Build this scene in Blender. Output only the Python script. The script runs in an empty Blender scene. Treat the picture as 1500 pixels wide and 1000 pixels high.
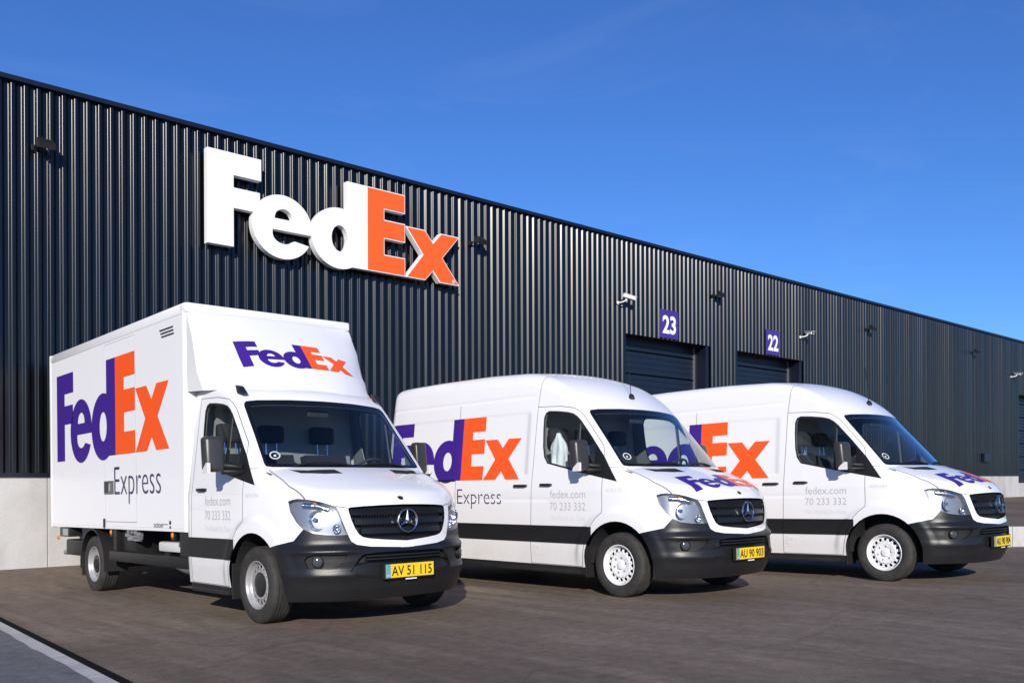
import bpy, bmesh, math, random
import numpy as np
from mathutils import Vector, Matrix
R = math.radians
random.seed(7)
scene = bpy.context.scene
C = scene.collection

# ---------------------------------------------------------------- camera
F_PX, YAW, ROLL, HOR, CAM_H = 1355.19, 47.8226, 0.2196, 701.48, 1.142
cd = bpy.data.cameras.new('camera'); cam = bpy.data.objects.new('camera', cd); C.objects.link(cam)
_a, _r = R(YAW), R(ROLL)
_f = Vector((math.cos(_a), math.sin(_a), 0)); _rt = Vector((math.sin(_a), -math.cos(_a), 0)); _up = Vector((0, 0, 1))
_cr = _rt*math.cos(_r) - _up*math.sin(_r); _cu = _rt*math.sin(_r) + _up*math.cos(_r)
M = Matrix((_cr, _cu, -_f)).transposed().to_4x4(); M.translation = (0, 0, CAM_H)
cam.matrix_world = M
cd.sensor_width = 36; cd.lens = F_PX/1500*36; cd.shift_y = (HOR-500)/1500
cd.clip_end = 3000; cd.clip_start = .05
scene.camera = cam

# ---------------------------------------------------------------- light
SUN_AZ, SUN_EL = 49.0, 21.5          # direction the light travels (from +X), elevation
w = bpy.data.worlds.new('World'); scene.world = w; w.use_nodes = True
nt = w.node_tree; nt.nodes.clear()
sky = nt.nodes.new('ShaderNodeTexSky'); sky.sky_type = 'NISHITA'; sky.sun_disc = False
sd = Vector((-math.cos(R(SUN_AZ)), -math.sin(R(SUN_AZ)), 0))
sky.sun_elevation = R(SUN_EL); sky.sun_rotation = math.atan2(sd.x, sd.y)
sky.altitude = 0; sky.air_density = 1.0; sky.dust_density = 0.0; sky.ozone_density = 10.0
bg = nt.nodes.new('ShaderNodeBackground'); bg.inputs['Strength'].default_value = 0.127
wo = nt.nodes.new('ShaderNodeOutputWorld')
hs_ = nt.nodes.new('ShaderNodeHueSaturation'); hs_.inputs['Saturation'].default_value = 1.02; hs_.inputs['Value'].default_value = 1.0; hs_.inputs['Hue'].default_value = .507
nt.links.new(sky.outputs[0], hs_.inputs['Color']); 
# thin, faint cirrus over the whole sky
tcw = nt.nodes.new('ShaderNodeTexCoord'); mpw = nt.nodes.new('ShaderNodeMapping'); mpw.inputs['Scale'].default_value = (1.2, 2.6, 9.0); mpw.inputs['Rotation'].default_value = (.25, .1, .6)
cn = nt.nodes.new('ShaderNodeTexNoise'); cn.inputs['Scale'].default_value = 1.6; cn.inputs['Detail'].default_value = 9; cn.inputs['Roughness'].default_value = .62; cn.inputs['Distortion'].default_value = .8
crp = nt.nodes.new('ShaderNodeValToRGB'); crp.color_ramp.elements[0].position = .50; crp.color_ramp.elements[1].position = .82
crp.color_ramp.elements[0].color = (0, 0, 0, 1); crp.color_ramp.elements[1].color = (.05, .05, .05, 1)
cmx = nt.nodes.new('ShaderNodeMix'); cmx.data_type = 'RGBA'; cmx.inputs[7].default_value = (5.2, 6.0, 6.9, 1)
nt.links.new(tcw.outputs['Generated'], mpw.inputs[0]); nt.links.new(mpw.outputs[0], cn.inputs['Vector']); nt.links.new(cn.outputs['Fac'], crp.inputs[0])
nt.links.new(crp.outputs[0], cmx.inputs[0]); nt.links.new(hs_.outputs[0], cmx.inputs[6]); nt.links.new(cmx.outputs[2], bg.inputs[0]); nt.links.new(bg.outputs[0], wo.inputs[0])
sl = bpy.data.lights.new('sun', 'SUN'); sun = bpy.data.objects.new('sun', sl); C.objects.link(sun)
sl.energy = 4.5; sl.angle = R(.5); sl.color = (1, .93, .83)
ld = Vector((math.cos(R(SUN_AZ))*math.cos(R(SUN_EL)), math.sin(R(SUN_AZ))*math.cos(R(SUN_EL)), -math.sin(R(SUN_EL))))
sun.rotation_euler = ld.to_track_quat('-Z', 'Y').to_euler(); sun.location = (-20, -20, 20)
scene.view_settings.view_transform = 'Standard'; scene.view_settings.look = 'None'
scene.view_settings.exposure = 0.2; scene.view_settings.gamma = 1
scene.render.engine = 'CYCLES'
scene.cycles.max_bounces = 8; scene.cycles.transparent_max_bounces = 16

# ---------------------------------------------------------------- materials
MATS = {}
def mat(name, col=(.5, .5, .5), rough=.5, metal=0., coat=0., spec=.5, noise=None, bump=None, emit=None):
    """noise=(scale, amount, second colour) ; bump=(scale, strength)"""
    if name in MATS: return MATS[name]
    m = bpy.data.materials.new(name); m.use_nodes = True
    t = m.node_tree; b = t.nodes['Principled BSDF']
    b.inputs['Base Color'].default_value = (*col, 1); b.inputs['Roughness'].default_value = rough
    b.inputs['Metallic'].default_value = metal; b.inputs['Coat Weight'].default_value = coat
    b.inputs['Coat Roughness'].default_value = .04; b.inputs['Specular IOR Level'].default_value = spec
    tc = t.nodes.new('ShaderNodeTexCoord')
    if noise:
        n = t.nodes.new('ShaderNodeTexNoise'); n.inputs['Scale'].default_value = noise[0]; n.inputs['Detail'].default_value = 6
        n.inputs['Roughness'].default_value = .6
        t.links.new(tc.outputs['Object'], n.inputs['Vector'])
        r = t.nodes.new('ShaderNodeValToRGB'); r.color_ramp.elements[0].position = .38; r.color_ramp.elements[1].position = .66
        r.color_ramp.elements[0].color = (*col, 1)
        r.color_ramp.elements[1].color = tuple(c*(1-noise[1])+d*noise[1] for c, d in zip(col, noise[2]))+(1,)
        t.links.new(n.outputs['Fac'], r.inputs[0]); t.links.new(r.outputs[0], b.inputs['Base Color'])
    if bump:
        n2 = t.nodes.new('ShaderNodeTexNoise'); n2.inputs['Scale'].default_value = bump[0]; n2.inputs['Detail'].default_value = 3
        t.links.new(tc.outputs['Object'], n2.inputs['Vector'])
        bp = t.nodes.new('ShaderNodeBump'); bp.inputs['Strength'].default_value = bump[1]; bp.inputs['Distance'].default_value = .01
        t.links.new(n2.outputs['Fac'], bp.inputs['Height']); t.links.new(bp.outputs[0], b.inputs['Normal'])
    if emit:
        b.inputs['Emission Color'].default_value = (*emit, 1); b.inputs['Emission Strength'].default_value = 1
    MATS[name] = m
    return m
def glass(name, tint, rough=.0, ior=1.5, boost=1.0):
    m = bpy.data.materials.new(name); m.use_nodes = True; t = m.node_tree
    t.nodes.clear()
    o = t.nodes.new('ShaderNodeOutputMaterial'); mx = t.nodes.new('ShaderNodeMixShader')
    # thin pane: same reflectance from both sides (Schlick), so light also leaves the cab through it
    f0 = ((ior-1)/(ior+1))**2
    ge = t.nodes.new('ShaderNodeNewGeometry'); dt = t.nodes.new('ShaderNodeVectorMath'); dt.operation = 'DOT_PRODUCT'
    t.links.new(ge.outputs['Normal'], dt.inputs[0]); t.links.new(ge.outputs['Incoming'], dt.inputs[1])
    def mth(op, x, v):
        q = t.nodes.new('ShaderNodeMath'); q.operation = op; t.links.new(x, q.inputs[0]); q.inputs[1].default_value = v; return q.outputs[0]
    ab = mth('ABSOLUTE', dt.outputs['Value'], 0); om = mth('MULTIPLY_ADD', ab, -1); om.node.inputs[2].default_value = 1
    pw = mth('POWER', om, 5); fr = mth('MULTIPLY_ADD', pw, 1-f0); fr.node.inputs[2].default_value = f0
    tr = t.nodes.new('ShaderNodeBsdfTransparent'); tr.inputs[0].default_value = (*tint, 1)
    gl = t.nodes.new('ShaderNodeBsdfGlossy'); gl.inputs['Roughness'].default_value = rough
    mul = t.nodes.new('ShaderNodeMath'); mul.operation = 'MULTIPLY'; mul.inputs[1].default_value = boost; mul.use_clamp = True
    t.links.new(fr, mul.inputs[0]); t.links.new(mul.outputs[0], mx.inputs[0])
    t.links.new(tr.outputs[0], mx.inputs[1]); t.links.new(gl.outputs[0], mx.inputs[2]); t.links.new(mx.outputs[0], o.inputs[0])
    MATS[name] = m
    return m
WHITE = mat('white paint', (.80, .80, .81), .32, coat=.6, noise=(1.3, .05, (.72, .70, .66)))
def low_tint(m, z0, z1, amount, col):
    # patchy brownish tint, strongest low on the body
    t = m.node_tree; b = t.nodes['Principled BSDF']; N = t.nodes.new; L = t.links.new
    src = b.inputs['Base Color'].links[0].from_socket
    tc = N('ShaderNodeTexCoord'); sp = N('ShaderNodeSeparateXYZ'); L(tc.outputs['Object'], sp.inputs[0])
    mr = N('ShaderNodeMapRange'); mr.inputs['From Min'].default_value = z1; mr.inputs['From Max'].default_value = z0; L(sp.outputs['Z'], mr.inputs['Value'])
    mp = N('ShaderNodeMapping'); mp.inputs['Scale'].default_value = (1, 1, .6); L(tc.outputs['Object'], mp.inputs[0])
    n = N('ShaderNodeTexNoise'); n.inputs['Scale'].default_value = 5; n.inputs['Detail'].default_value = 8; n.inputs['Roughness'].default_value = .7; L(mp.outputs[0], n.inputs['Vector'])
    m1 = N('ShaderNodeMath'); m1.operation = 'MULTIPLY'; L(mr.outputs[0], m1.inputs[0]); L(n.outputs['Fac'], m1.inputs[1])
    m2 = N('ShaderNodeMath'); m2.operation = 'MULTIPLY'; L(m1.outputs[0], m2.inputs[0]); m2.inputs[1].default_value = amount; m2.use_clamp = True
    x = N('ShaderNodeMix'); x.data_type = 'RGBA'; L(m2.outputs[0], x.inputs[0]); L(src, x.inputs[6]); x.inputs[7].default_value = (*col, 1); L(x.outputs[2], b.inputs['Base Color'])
low_tint(WHITE, .25, .95, .5, (.42, .38, .33))
WHITE2 = mat('white panel laminate', (.78, .78, .795), .42, coat=.15, noise=(.9, .06, (.70, .69, .66)), bump=(3., .02))
SEAM = mat('panel gap', (.16, .16, .17), .8)
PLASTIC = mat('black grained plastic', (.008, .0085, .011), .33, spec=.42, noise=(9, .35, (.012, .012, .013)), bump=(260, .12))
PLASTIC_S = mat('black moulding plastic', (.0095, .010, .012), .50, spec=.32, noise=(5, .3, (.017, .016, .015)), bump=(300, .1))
RUBBER = mat('window rubber', (.010, .010, .011), .45)
low_tint(PLASTIC, .2, .75, .25, (.075, .068, .060)); low_tint(PLASTIC_S, .2, .8, .3, (.075, .068, .060))
FRIT = mat('black glass border', (.006, .006, .008), .08, coat=.5)
GLASS_W = glass('windscreen glass', (.80, .87, .89), boost=1.7)
GLASS_S = glass('door glass', (.80, .86, .85), boost=1.2)
GLASS_H = glass('headlamp cover', (.93, .95, .97), ior=1.45)
CHROME = mat('chrome', (.75, .76, .78), .12, metal=1)
DCHROME = mat('satin star metal', (.62, .64, .67), .18, metal=1)
REFLECT = mat('headlamp reflector', (.78, .80, .84), .14, metal=1, bump=(45, .5))
LAMPGREY = mat('headlamp housing', (.30, .31, .34), .32, metal=.55)
AMBER = mat('amber lens', (.75, .22, .03), .25)
CABDARK = mat('cab trim', (.030, .032, .036), .7, noise=(6, .4, (.05, .05, .052)))
CABGREY = mat('cab lining', (.16, .165, .17), .8)
MIRRORP = mat('mirror housing plastic', (.032, .031, .031), .33, bump=(260, .1))
BULK = mat('bulkhead panel', (.30, .31, .33), .7)
SEATM = mat('seat fabric', (.022, .024, .030), .9, bump=(120, .3))
TYRE = mat('tyre rubber', (.022, .021, .020), .78, noise=(14, .5, (.055, .05, .045)), bump=(70, .25))
RIMW = mat('white wheel enamel', (.76, .77, .78), .35, noise=(12, .15, (.55, .53, .5)))
RIMS = mat('silver wheel enamel', (.36, .36, .37), .38, metal=.2, noise=(12, .35, (.26, .25, .23)))
DARK = mat('black underbody', (.012, .012, .013), .75)
STEELD = mat('dark chassis paint', (.008, .0085, .010), .45, spec=.35, noise=(8, .4, (.018, .016, .014)))
GALV = mat('galvanised metal', (.42, .43, .44), .4, metal=.8, noise=(10, .4, (.3, .3, .3)))
PURPLE = mat('purple film', (.046, .014, .235), .38)
ORANGE = mat('orange film', (.90, .098, .012), .38)
NAVYTXT = mat('dark blue lettering film', (.03, .02, .10), .4)
GREYTXT = mat('pale grey lettering film', (.44, .44, .46), .4)
GREYTXT2 = mat('faint grey lettering film', (.62, .62, .64), .4)
BLACKTXT = mat('black lettering', (.012, .012, .012), .5)
YELLOW = mat('number plate yellow', (.86, .58, .012), .35, noise=(40, .12, (.7, .45, .01)))
EUBLUE = mat('number plate blue band', (.10, .34, .46), .4)
SIGNW = mat('white sign acrylic', (.84, .84, .84), .35)
SIGNO = mat('orange sign acrylic', (.88, .115, .012), .35)
BLACKM = mat('black lamp metal', (.014, .014, .015), .4)
LAMPGL = mat('floodlight glass', (.25, .26, .28), .12, coat=.5)
FOGL = mat('fog lamp lens', (.05, .052, .058), .10, coat=.5)
CCTVW = mat('white camera plastic', (.78, .78, .78), .4)
STICK = mat('pale sticker film', (.55, .57, .58), .5)
CLOTHW = mat('white garment cloth', (.85, .85, .86), .9, bump=(30, .3))

# ---------------------------------------------------------------- mesh helpers
def tag(o, label=None, cat=None, group=None, kind=None):
    if label: o['label'] = label
    if cat: o['category'] = cat
    if group: o['group'] = group
    if kind: o['kind'] = kind
    return o
def link(name, me, m=None, parent=None, loc=None):
    o = bpy.data.objects.new(name, me); C.objects.link(o)
    if m is not None and me is not None:
        me.materials.clear(); me.materials.append(m)
    if parent is not None: o.parent = parent
    if loc is not None: o.location = loc
    return o
def empty(name, loc=(0, 0, 0)):
    o = bpy.data.objects.new(name, None); C.objects.link(o); o.location = loc; o.empty_display_size = .3
    return o
def mesh(name, V, Fs, smooth=False, angle=None):
    me = bpy.data.meshes.new(name); me.from_pydata([tuple(map(float, v)) for v in V], [], [tuple(map(int, f)) for f in Fs]); me.update()
    if smooth:
        me.polygons.foreach_set('use_smooth', [True]*len(me.polygons))
        if angle is not None: me.set_sharp_from_angle(angle=R(angle))
    return me
class MB:
    """collects simple solids into one mesh"""
    def __init__(s): s.V = []; s.F = []
    def add(s, V, Fs):
        o = len(s.V); s.V += [tuple(map(float, v)) for v in V]; s.F += [tuple(i+o for i in f) for f in Fs]; return s
    def box(s, x0, x1, y0, y1, z0, z1, b=0):
        if b <= 0:
            V = [(x, y, z) for x in (x0, x1) for y in (y0, y1) for z in (z0, z1)]
            return s.add(V, [(0, 1, 3, 2), (4, 6, 7, 5), (0, 4, 5, 1), (2, 3, 7, 6), (0, 2, 6, 4), (1, 5, 7, 3)])
        bm = bmesh.new(); bmesh.ops.create_cube(bm, size=1)
        for v in bm.verts: v.co = ((x0+x1)/2+v.co.x*(x1-x0), (y0+y1)/2+v.co.y*(y1-y0), (z0+z1)/2+v.co.z*(z1-z0))
        bmesh.ops.bevel(bm, geom=bm.edges[:]+bm.verts[:], offset=b, segments=2, profile=.6, affect='EDGES', clamp_overlap=True)
        bm.verts.index_update(); s.add([v.co[:] for v in bm.verts], [tuple(v.index for v in f.verts) for f in bm.faces]); bm.free(); return s
    def prism(s, poly, axis, a, b):
        """poly: 2-D outline in the other two axes (in axis order), extruded from a to b"""
        n = len(poly)
        def p(q, t):
            c = list(q); c.insert(axis, t); return tuple(c)
        V = [p(q, a) for q in poly]+[p(q, b) for q in poly]
        s.add(V, [tuple(range(n))[::-1], tuple(range(n, 2*n))]+[(i, (i+1) % n, n+(i+1) % n, n+i) for i in range(n)]); return s
    def lathe(s, prof, c, axis, n=32, closed=False):
        """prof: list of (radius, position along axis)"""
        ax = Vector(axis).normalized(); u = ax.orthogonal().normalized(); v = ax.cross(u); c = Vector(c); V = []
        for r, t in prof:
            for k in range(n):
                a = 2*math.pi*k/n; V.append(c+ax*t+(u*math.cos(a)+v*math.sin(a))*r)
        Fs = []; m = len(prof)
        for i in range(m if closed else m-1):
            for k in range(n):
                j = (i+1) % m
                Fs.append((i*n+k, i*n+(k+1) % n, j*n+(k+1) % n, j*n+k))
        if not closed:
            if prof[0][0] > 1e-6: Fs.append(tuple(range(n))[::-1])
            if prof[-1][0] > 1e-6: Fs.append(tuple(range((m-1)*n, m*n)))
        return s.add(V, Fs)
    def tube(s, pts, r, n=8):
        P = [Vector(p) for p in pts]; V = []; m = len(P)
        for i, p in enumerate(P):
            d = (P[min(i+1, m-1)]-P[max(i-1, 0)]).normalized(); u = d.orthogonal().normalized()
            if i and abs(d.dot(pu)) < .9: u = (pu-d*pu.dot(d)).normalized()
            pu = u; v = d.cross(u); rr = r[i] if isinstance(r, (list, tuple)) else r
            V += [p+(u*math.cos(2*math.pi*k/n)+v*math.sin(2*math.pi*k/n))*rr for k in range(n)]
        Fs = [(i*n+k, i*n+(k+1) % n, (i+1)*n+(k+1) % n, (i+1)*n+k) for i in range(m-1) for k in range(n)]
        Fs += [tuple(range(n))[::-1], tuple(range((m-1)*n, m*n))]
        return s.add(V, Fs)
    def build(s, name, m, parent=None, smooth=False, angle=35):
        me = mesh(name, s.V, s.F, smooth, angle)
        bm = bmesh.new(); bm.from_mesh(me); bmesh.ops.recalc_face_normals(bm, faces=bm.faces[:]); bm.to_mesh(me); bm.free()
        if smooth: me.set_sharp_from_angle(angle=R(angle))
        return link(name, me, m, parent)
def copy_tree(o, parent=None):
    c = o.copy(); C.objects.link(c); c.parent = parent
    for ch in list(o.children): copy_tree(ch, c)
    return c

# ---------------------------------------------------------------- lettering
def ell(cx, cz, rx, rz, a0, a1, n):
    return [(cx+rx*math.cos(R(a0+(a1-a0)*i/n)), cz+rz*math.sin(R(a0+(a1-a0)*i/n))) for i in range(n+1)]
_ecx, _ecz = 1.322, .473
GLYPH = {   # cap height 1.515
 'F': [[(0, 0), (.437, 0), (.437, .632), (.90, .632), (.90, .957), (.437, .957), (.437, 1.165), (.925, 1.165), (.925, 1.515), (0, 1.515)]],
 'e': [ell(_ecx, _ecz, .557, .535, -6, 332, 46)+[(_ecx+.235, .262)]+ell(_ecx+.02, .345, .215, .16, -35, -180, 10)+[(_ecx-.195, .415)],
       ell(_ecx+.02, .615, .175, .165, 0, 180, 14)+[(_ecx-.155, .60), (_ecx+.195, .60)]],
 'd': [ell(2.427, .473, .557, .535, 72.8, 297.9, 40)+[(2.998, 0), (2.998, 1.515), (2.592, 1.515)],
       ell(2.432, .473, .17, .235, 0, 345, 23)],
 'E': [[(2.998, 0), (3.84, 0), (3.84, .335), (3.375, .335), (3.375, .632), (3.84, .632), (3.84, .975), (3.375, .975), (3.375, 1.17), (3.84, 1.17), (3.84, 1.515), (2.998, 1.515)]],
 'x': [[(3.857, .948), (4.304, .948), (4.495, .735), (4.69, .948), (5.135, .948), (4.72, .48), (5.135, 0), (4.66, 0), (4.49, .195), (4.304, 0), (3.857, 0), (4.25, .475)]]}
GW, GH = 5.135, 1.515
def curve_mesh(loops, ext=0, bev=0):
    cu = bpy.data.curves.new('tmp', 'CURVE'); cu.dimensions = '2D'; cu.fill_mode = 'BOTH'; cu.extrude = ext
    cu.bevel_depth = bev; cu.bevel_resolution = 1
    for L in loops:
        sp = cu.splines.new('POLY'); sp.points.add(len(L)-1); sp.use_cyclic_u = True
        for p, q in zip(sp.points, L): p.co = (q[0], q[1], 0, 1)
    return _eval(cu)
def _eval(cu):
    o = bpy.data.objects.new('tmp', cu); C.objects.link(o)
    dg = bpy.context.evaluated_depsgraph_get(); dg.update()
    me = bpy.data.meshes.new_from_object(o.evaluated_get(dg))
    bpy.data.objects.remove(o); bpy.data.curves.remove(cu)
    V = np.array([v.co[:] for v in me.vertices]) if len(me.vertices) else np.zeros((0, 3)); Fs = [tuple(p.vertices) for p in me.polygons]
    bpy.data.meshes.remove(me)
    return V, Fs
def text_mesh(s, thick=0., spacing=1.0):
    cu = bpy.data.curves.new('tmp', 'FONT'); cu.body = s; cu.size = 1; cu.offset = thick; cu.space_character = spacing; cu.resolution_u = 4
    V, Fs = _eval(cu)
    V[:, 0] -= V[:, 0].min()
    return V, Fs
def split_flat(V, Fs, du, dv):
    """cut a flat mesh into small cells so that it can follow a curved surface"""
    bm = bmesh.new(); vs = [bm.verts.new((v[0], v[1], 0)) for v in V]
    for f in Fs:
        try: bm.faces.new([vs[i] for i in f])
        except ValueError: pass
    bmesh.ops.remove_doubles(bm, verts=bm.verts[:], dist=1e-5)
    lo = V[:, :2].min(0); hi = V[:, :2].max(0)
    for ax, d in ((0, du), (1, dv)):
        if not d: continue
        k = lo[ax]+d
        while k < hi[ax]:
            co = [0, 0, 0]; no = [0, 0, 0]; co[ax] = k; no[ax] = 1
            bmesh.ops.bisect_plane(bm, geom=bm.verts[:]+bm.edges[:]+bm.faces[:], plane_co=co, plane_no=no, dist=1e-6); k += d
    bm.verts.index_update()
    V2 = np.array([v.co[:] for v in bm.verts]); F2 = [tuple(v.index for v in f.verts) for f in bm.faces]; bm.free()
    return V2, F2
# ================================================================ ground
GA, GB, YW = -.0009, -.0183, 14.4265
def gz(x, y):
    yc = min(max(y, -8.), 12.45); z = GA*min(max(x, -15), 45)+GB*yc
    if y > 12.45: z += (-.10-z)*min(1, (y-12.45)/(YW-12.45))
    return z
def asphalt(name, c0, c1, c2):
    m = bpy.data.materials.new(name); m.use_nodes = True; t = m.node_tree; b = t.nodes['Principled BSDF']
    N = t.nodes.new; L = t.links.new
    tc = N('ShaderNodeTexCoord')
    def noise(sc, det=5, ro=.55, vec=None, dist=0):
        n = N('ShaderNodeTexNoise'); n.inputs['Scale'].default_value = sc; n.inputs['Detail'].default_value = det
        n.inputs['Roughness'].default_value = ro; n.inputs['Distortion'].default_value = dist
        L(vec or tc.outputs['Object'], n.inputs['Vector']); return n
    def ramp(n, a, b_, ca, cb):
        r = N('ShaderNodeValToRGB'); r.color_ramp.elements[0].position = a; r.color_ramp.elements[1].position = b_
        r.color_ramp.elements[0].color = (*ca, 1); r.color_ramp.elements[1].color = (*cb, 1); L(n, r.inputs[0]); return r
    def mix(kind, fac, a, b_):
        x = N('ShaderNodeMix'); x.data_type = 'RGBA'; x.blend_type = kind
        if isinstance(fac, (int, float)): x.inputs[0].default_value = fac
        else: L(fac, x.inputs[0])
        for s, i in ((a, 6), (b_, 7)):
            if isinstance(s, tuple): x.inputs[i].default_value = (*s, 1)
            else: L(s, x.inputs[i])
        return x.outputs[2]
    big = ramp(noise(.33, 4, .6).outputs['Fac'], .40, .62, c0, c1).outputs[0]
    # long scuffed streaks across the yard
    mp = N('ShaderNodeMapping'); mp.inputs['Rotation'].default_value = (0, 0, R(-62)); mp.inputs['Scale'].default_value = (2.2, .32, 1)
    L(tc.outputs['Object'], mp.inputs[0])
    st = ramp(noise(1.1, 6, .65, mp.outputs[0], .6).outputs['Fac'], .47, .68, (0, 0, 0), (1, 1, 1)).outputs[0]
    col = mix('MIX', st, big, c2)
    mot = ramp(noise(9, 6, .72).outputs['Fac'], .30, .70, (.66, .66, .66), (1.30, 1.30, 1.30)).outputs[0]
    col = mix('MULTIPLY', .8, col, mot)
    # repaired patches and hairline cracks
    vp = N('ShaderNodeTexVoronoi'); vp.inputs['Scale'].default_value = .22; vp.inputs['Randomness'].default_value = 1; L(tc.outputs['Object'], vp.inputs['Vector'])
    pt_ = ramp(vp.outputs['Color'], .35, .37, (1, 1, 1), (.90, .90, .91)).outputs[0]
    col = mix('MULTIPLY', 1., col, pt_)
    nv = noise(.8, 4, .6); mxv = N('ShaderNodeMix'); mxv.data_type = 'VECTOR'; mxv.inputs[0].default_value = .25
    L(tc.outputs['Object'], mxv.inputs[4]); L(nv.outputs['Color'], mxv.inputs[5])
    vc = N('ShaderNodeTexVoronoi'); vc.feature = 'DISTANCE_TO_EDGE'; vc.inputs['Scale'].default_value = .55; L(mxv.outputs[1], vc.inputs['Vector'])
    ck = ramp(vc.outputs['Distance'], .0, .006, (.55, .55, .55), (1, 1, 1)).outputs[0]
    col = mix('MULTIPLY', .55, col, ck)
    fine = ramp(noise(95, 3, .7).outputs['Fac'], .30, .72, (.55, .55, .55), (1.42, 1.42, 1.42)).outputs[0]
    col = mix('MULTIPLY', .75, col, fine)
    vo = N('ShaderNodeTexVoronoi'); vo.inputs['Scale'].default_value = 130; L(tc.outputs['Object'], vo.inputs['Vector'])
    chips = ramp(vo.outputs['Color'], .86, .93, (0, 0, 0), (1, 1, 1)).outputs[0]
    col = mix('MIX', mix('MULTIPLY', 1., chips, (.28, .28, .28)), col, (.30, .27, .25))
    # a few dark oil drips and pale scuffs
    oil = ramp(noise(1.7, 3, .5).outputs['Fac'], .70, .76, (0, 0, 0), (1, 1, 1)).outputs[0]
    col = mix('MIX', mix('MULTIPLY', 1., oil, (.5, .5, .5)), col, tuple(v*.45 for v in c0))
    L(col, b.inputs['Base Color'])
    b.inputs['Roughness'].default_value = .82; b.inputs['Specular IOR Level'].default_value = .35
    n3 = noise(60, 6, .75); n4 = noise(2.2, 3, .5)
    bp = N('ShaderNodeBump'); bp.inputs['Strength'].default_value = .55; bp.inputs['Distance'].default_value = .012
    L(n3.outputs['Fac'], bp.inputs['Height'])
    bp2 = N('ShaderNodeBump'); bp2.inputs['Strength'].default_value = .25; bp2.inputs['Distance'].default_value = .03
    L(n4.outputs['Fac'], bp2.inputs['Height']); L(bp.outputs[0], bp2.inputs['Normal']); L(bp2.outputs[0], b.inputs['Normal'])
    return m
ASPH = asphalt('worn brown-grey asphalt', (.152, .115, .083), (.197, .151, .111), (.244, .192, .145))
ASPH2 = asphalt('blue-grey pavement asphalt', (.15, .152, .158), (.19, .19, .195), (.22, .22, .222))
def concrete(name, c0, c1, sc=1.2, seams=False):
    m = bpy.data.materials.new(name); m.use_nodes = True; t = m.node_tree; b = t.nodes['Principled BSDF']; N = t.nodes.new; L = t.links.new
    tc = N('ShaderNodeTexCoord')
    mp = N('ShaderNodeMapping'); mp.inputs['Scale'].default_value = (1, 1, .45); L(tc.outputs['Object'], mp.inputs[0])
    n = N('ShaderNodeTexNoise'); n.inputs['Scale'].default_value = sc; n.inputs['Detail'].default_value = 8; n.inputs['Roughness'].default_value = .65; n.inputs['Distortion'].default_value = .5
    L(mp.outputs[0], n.inputs['Vector'])
    r = N('ShaderNodeValToRGB'); r.color_ramp.elements[0].position = .36; r.color_ramp.elements[1].position = .62
    r.color_ramp.elements[0].color = (*c0, 1); r.color_ramp.elements[1].color = (*c1, 1); L(n.outputs['Fac'], r.inputs[0])
    n2 = N('ShaderNodeTexNoise'); n2.inputs['Scale'].default_value = 45; n2.inputs['Detail'].default_value = 4; L(tc.outputs['Object'], n2.inputs['Vector'])
    x = N('ShaderNodeMix'); x.data_type = 'RGBA'; x.blend_type = 'MULTIPLY'; x.inputs[0].default_value = .25
    L(r.outputs[0], x.inputs[6]); L(n2.outputs['Color'], x.inputs[7]); L(x.outputs[2], b.inputs['Base Color'])
    b.inputs['Roughness'].default_value = .85
    bp = N('ShaderNodeBump'); bp.inputs['Strength'].default_value = .3; bp.inputs['Distance'].default_value = .01
    L(n2.outputs['Fac'], bp.inputs['Height']); L(bp.outputs[0], b.inputs['Normal'])
    return m
CONC = concrete('cast concrete', (.40, .39, .375), (.59, .58, .565), .9)
KERBC = concrete('pale kerb concrete', (.46, .445, .43), (.58, .565, .545), 3)

xs = [-900, -300, -100, -40, -15]+[x*1.0 for x in range(-10, 46)]+[50, 60, 80, 140, 300, 900]
ys = [-900, -300, -100, -40, -20, -12, -8]+[y*.5 for y in range(-14, 25)]+[12.45, 12.8, 13.2, 13.6, 14, YW, 15, 30, 80, 300, 900]
V = [(x, y, gz(x, y)) for y in ys for x in xs]; nx = len(xs)
g = link('ground', mesh('ground', V, [(j*nx+i, j*nx+i+1, (j+1)*nx+i+1, (j+1)*nx+i) for j in range(len(ys)-1) for i in range(nx-1)], True), ASPH)
tag(g, 'worn brown-grey asphalt yard in front of the warehouse', 'yard', kind='structure')

# pavement beside the camera with its kerb stones and a flat dark strip in front of them
def kx(y): return 1.668+.0604*y
pv = MB()
for k in range(-16, 46):
    y0, y1 = k*.3, k*.3+.3
    w0 = [kx(q)-.15+.007*math.sin(q*3.1)+.006*math.sin(q*9.7+1) for q in (y0, y1)]
    pv.add([(-14, y0, gz(-14, y0)+.045), (w0[0], y0, gz(2, y0)+.045), (w0[1], y1, gz(2, y1)+.045), (-14, y1, gz(-14, y1)+.045)], [(0, 1, 2, 3)])
p = pv.build('pavement', ASPH2); tag(p, 'blue-grey asphalt pavement beside the yard kerb', 'pavement', kind='structure')
kerb_root = empty('kerb', (0, 0, 0)); tag(kerb_root, 'low pale concrete kerb along the blue-grey pavement', 'kerb', kind='structure')
for k in range(-5, 14):
    y0, y1 = k*1.0+.004, k*1.0+.996
    b = MB(); u0, u1, kz = -.22, -.028, .040
    P = [(u0, -.1), (u1, -.1), (u1, kz-.012), (u1-.010, kz), (u0, kz)]
    V = [(kx(y)+u, y, z+gz(kx(y), y)) for y in (y0, y1) for u, z in P]
    b.add(V, [tuple(range(5))[::-1], tuple(range(5, 10))]+[(i, (i+1) % 5, 5+(i+1) % 5, 5+i) for i in range(5)])
    b.build('kerb_stone', KERBC, kerb_root)
sl_m = MB()  # flat strip on the asphalt; its black paints in the shade of a recess
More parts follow.
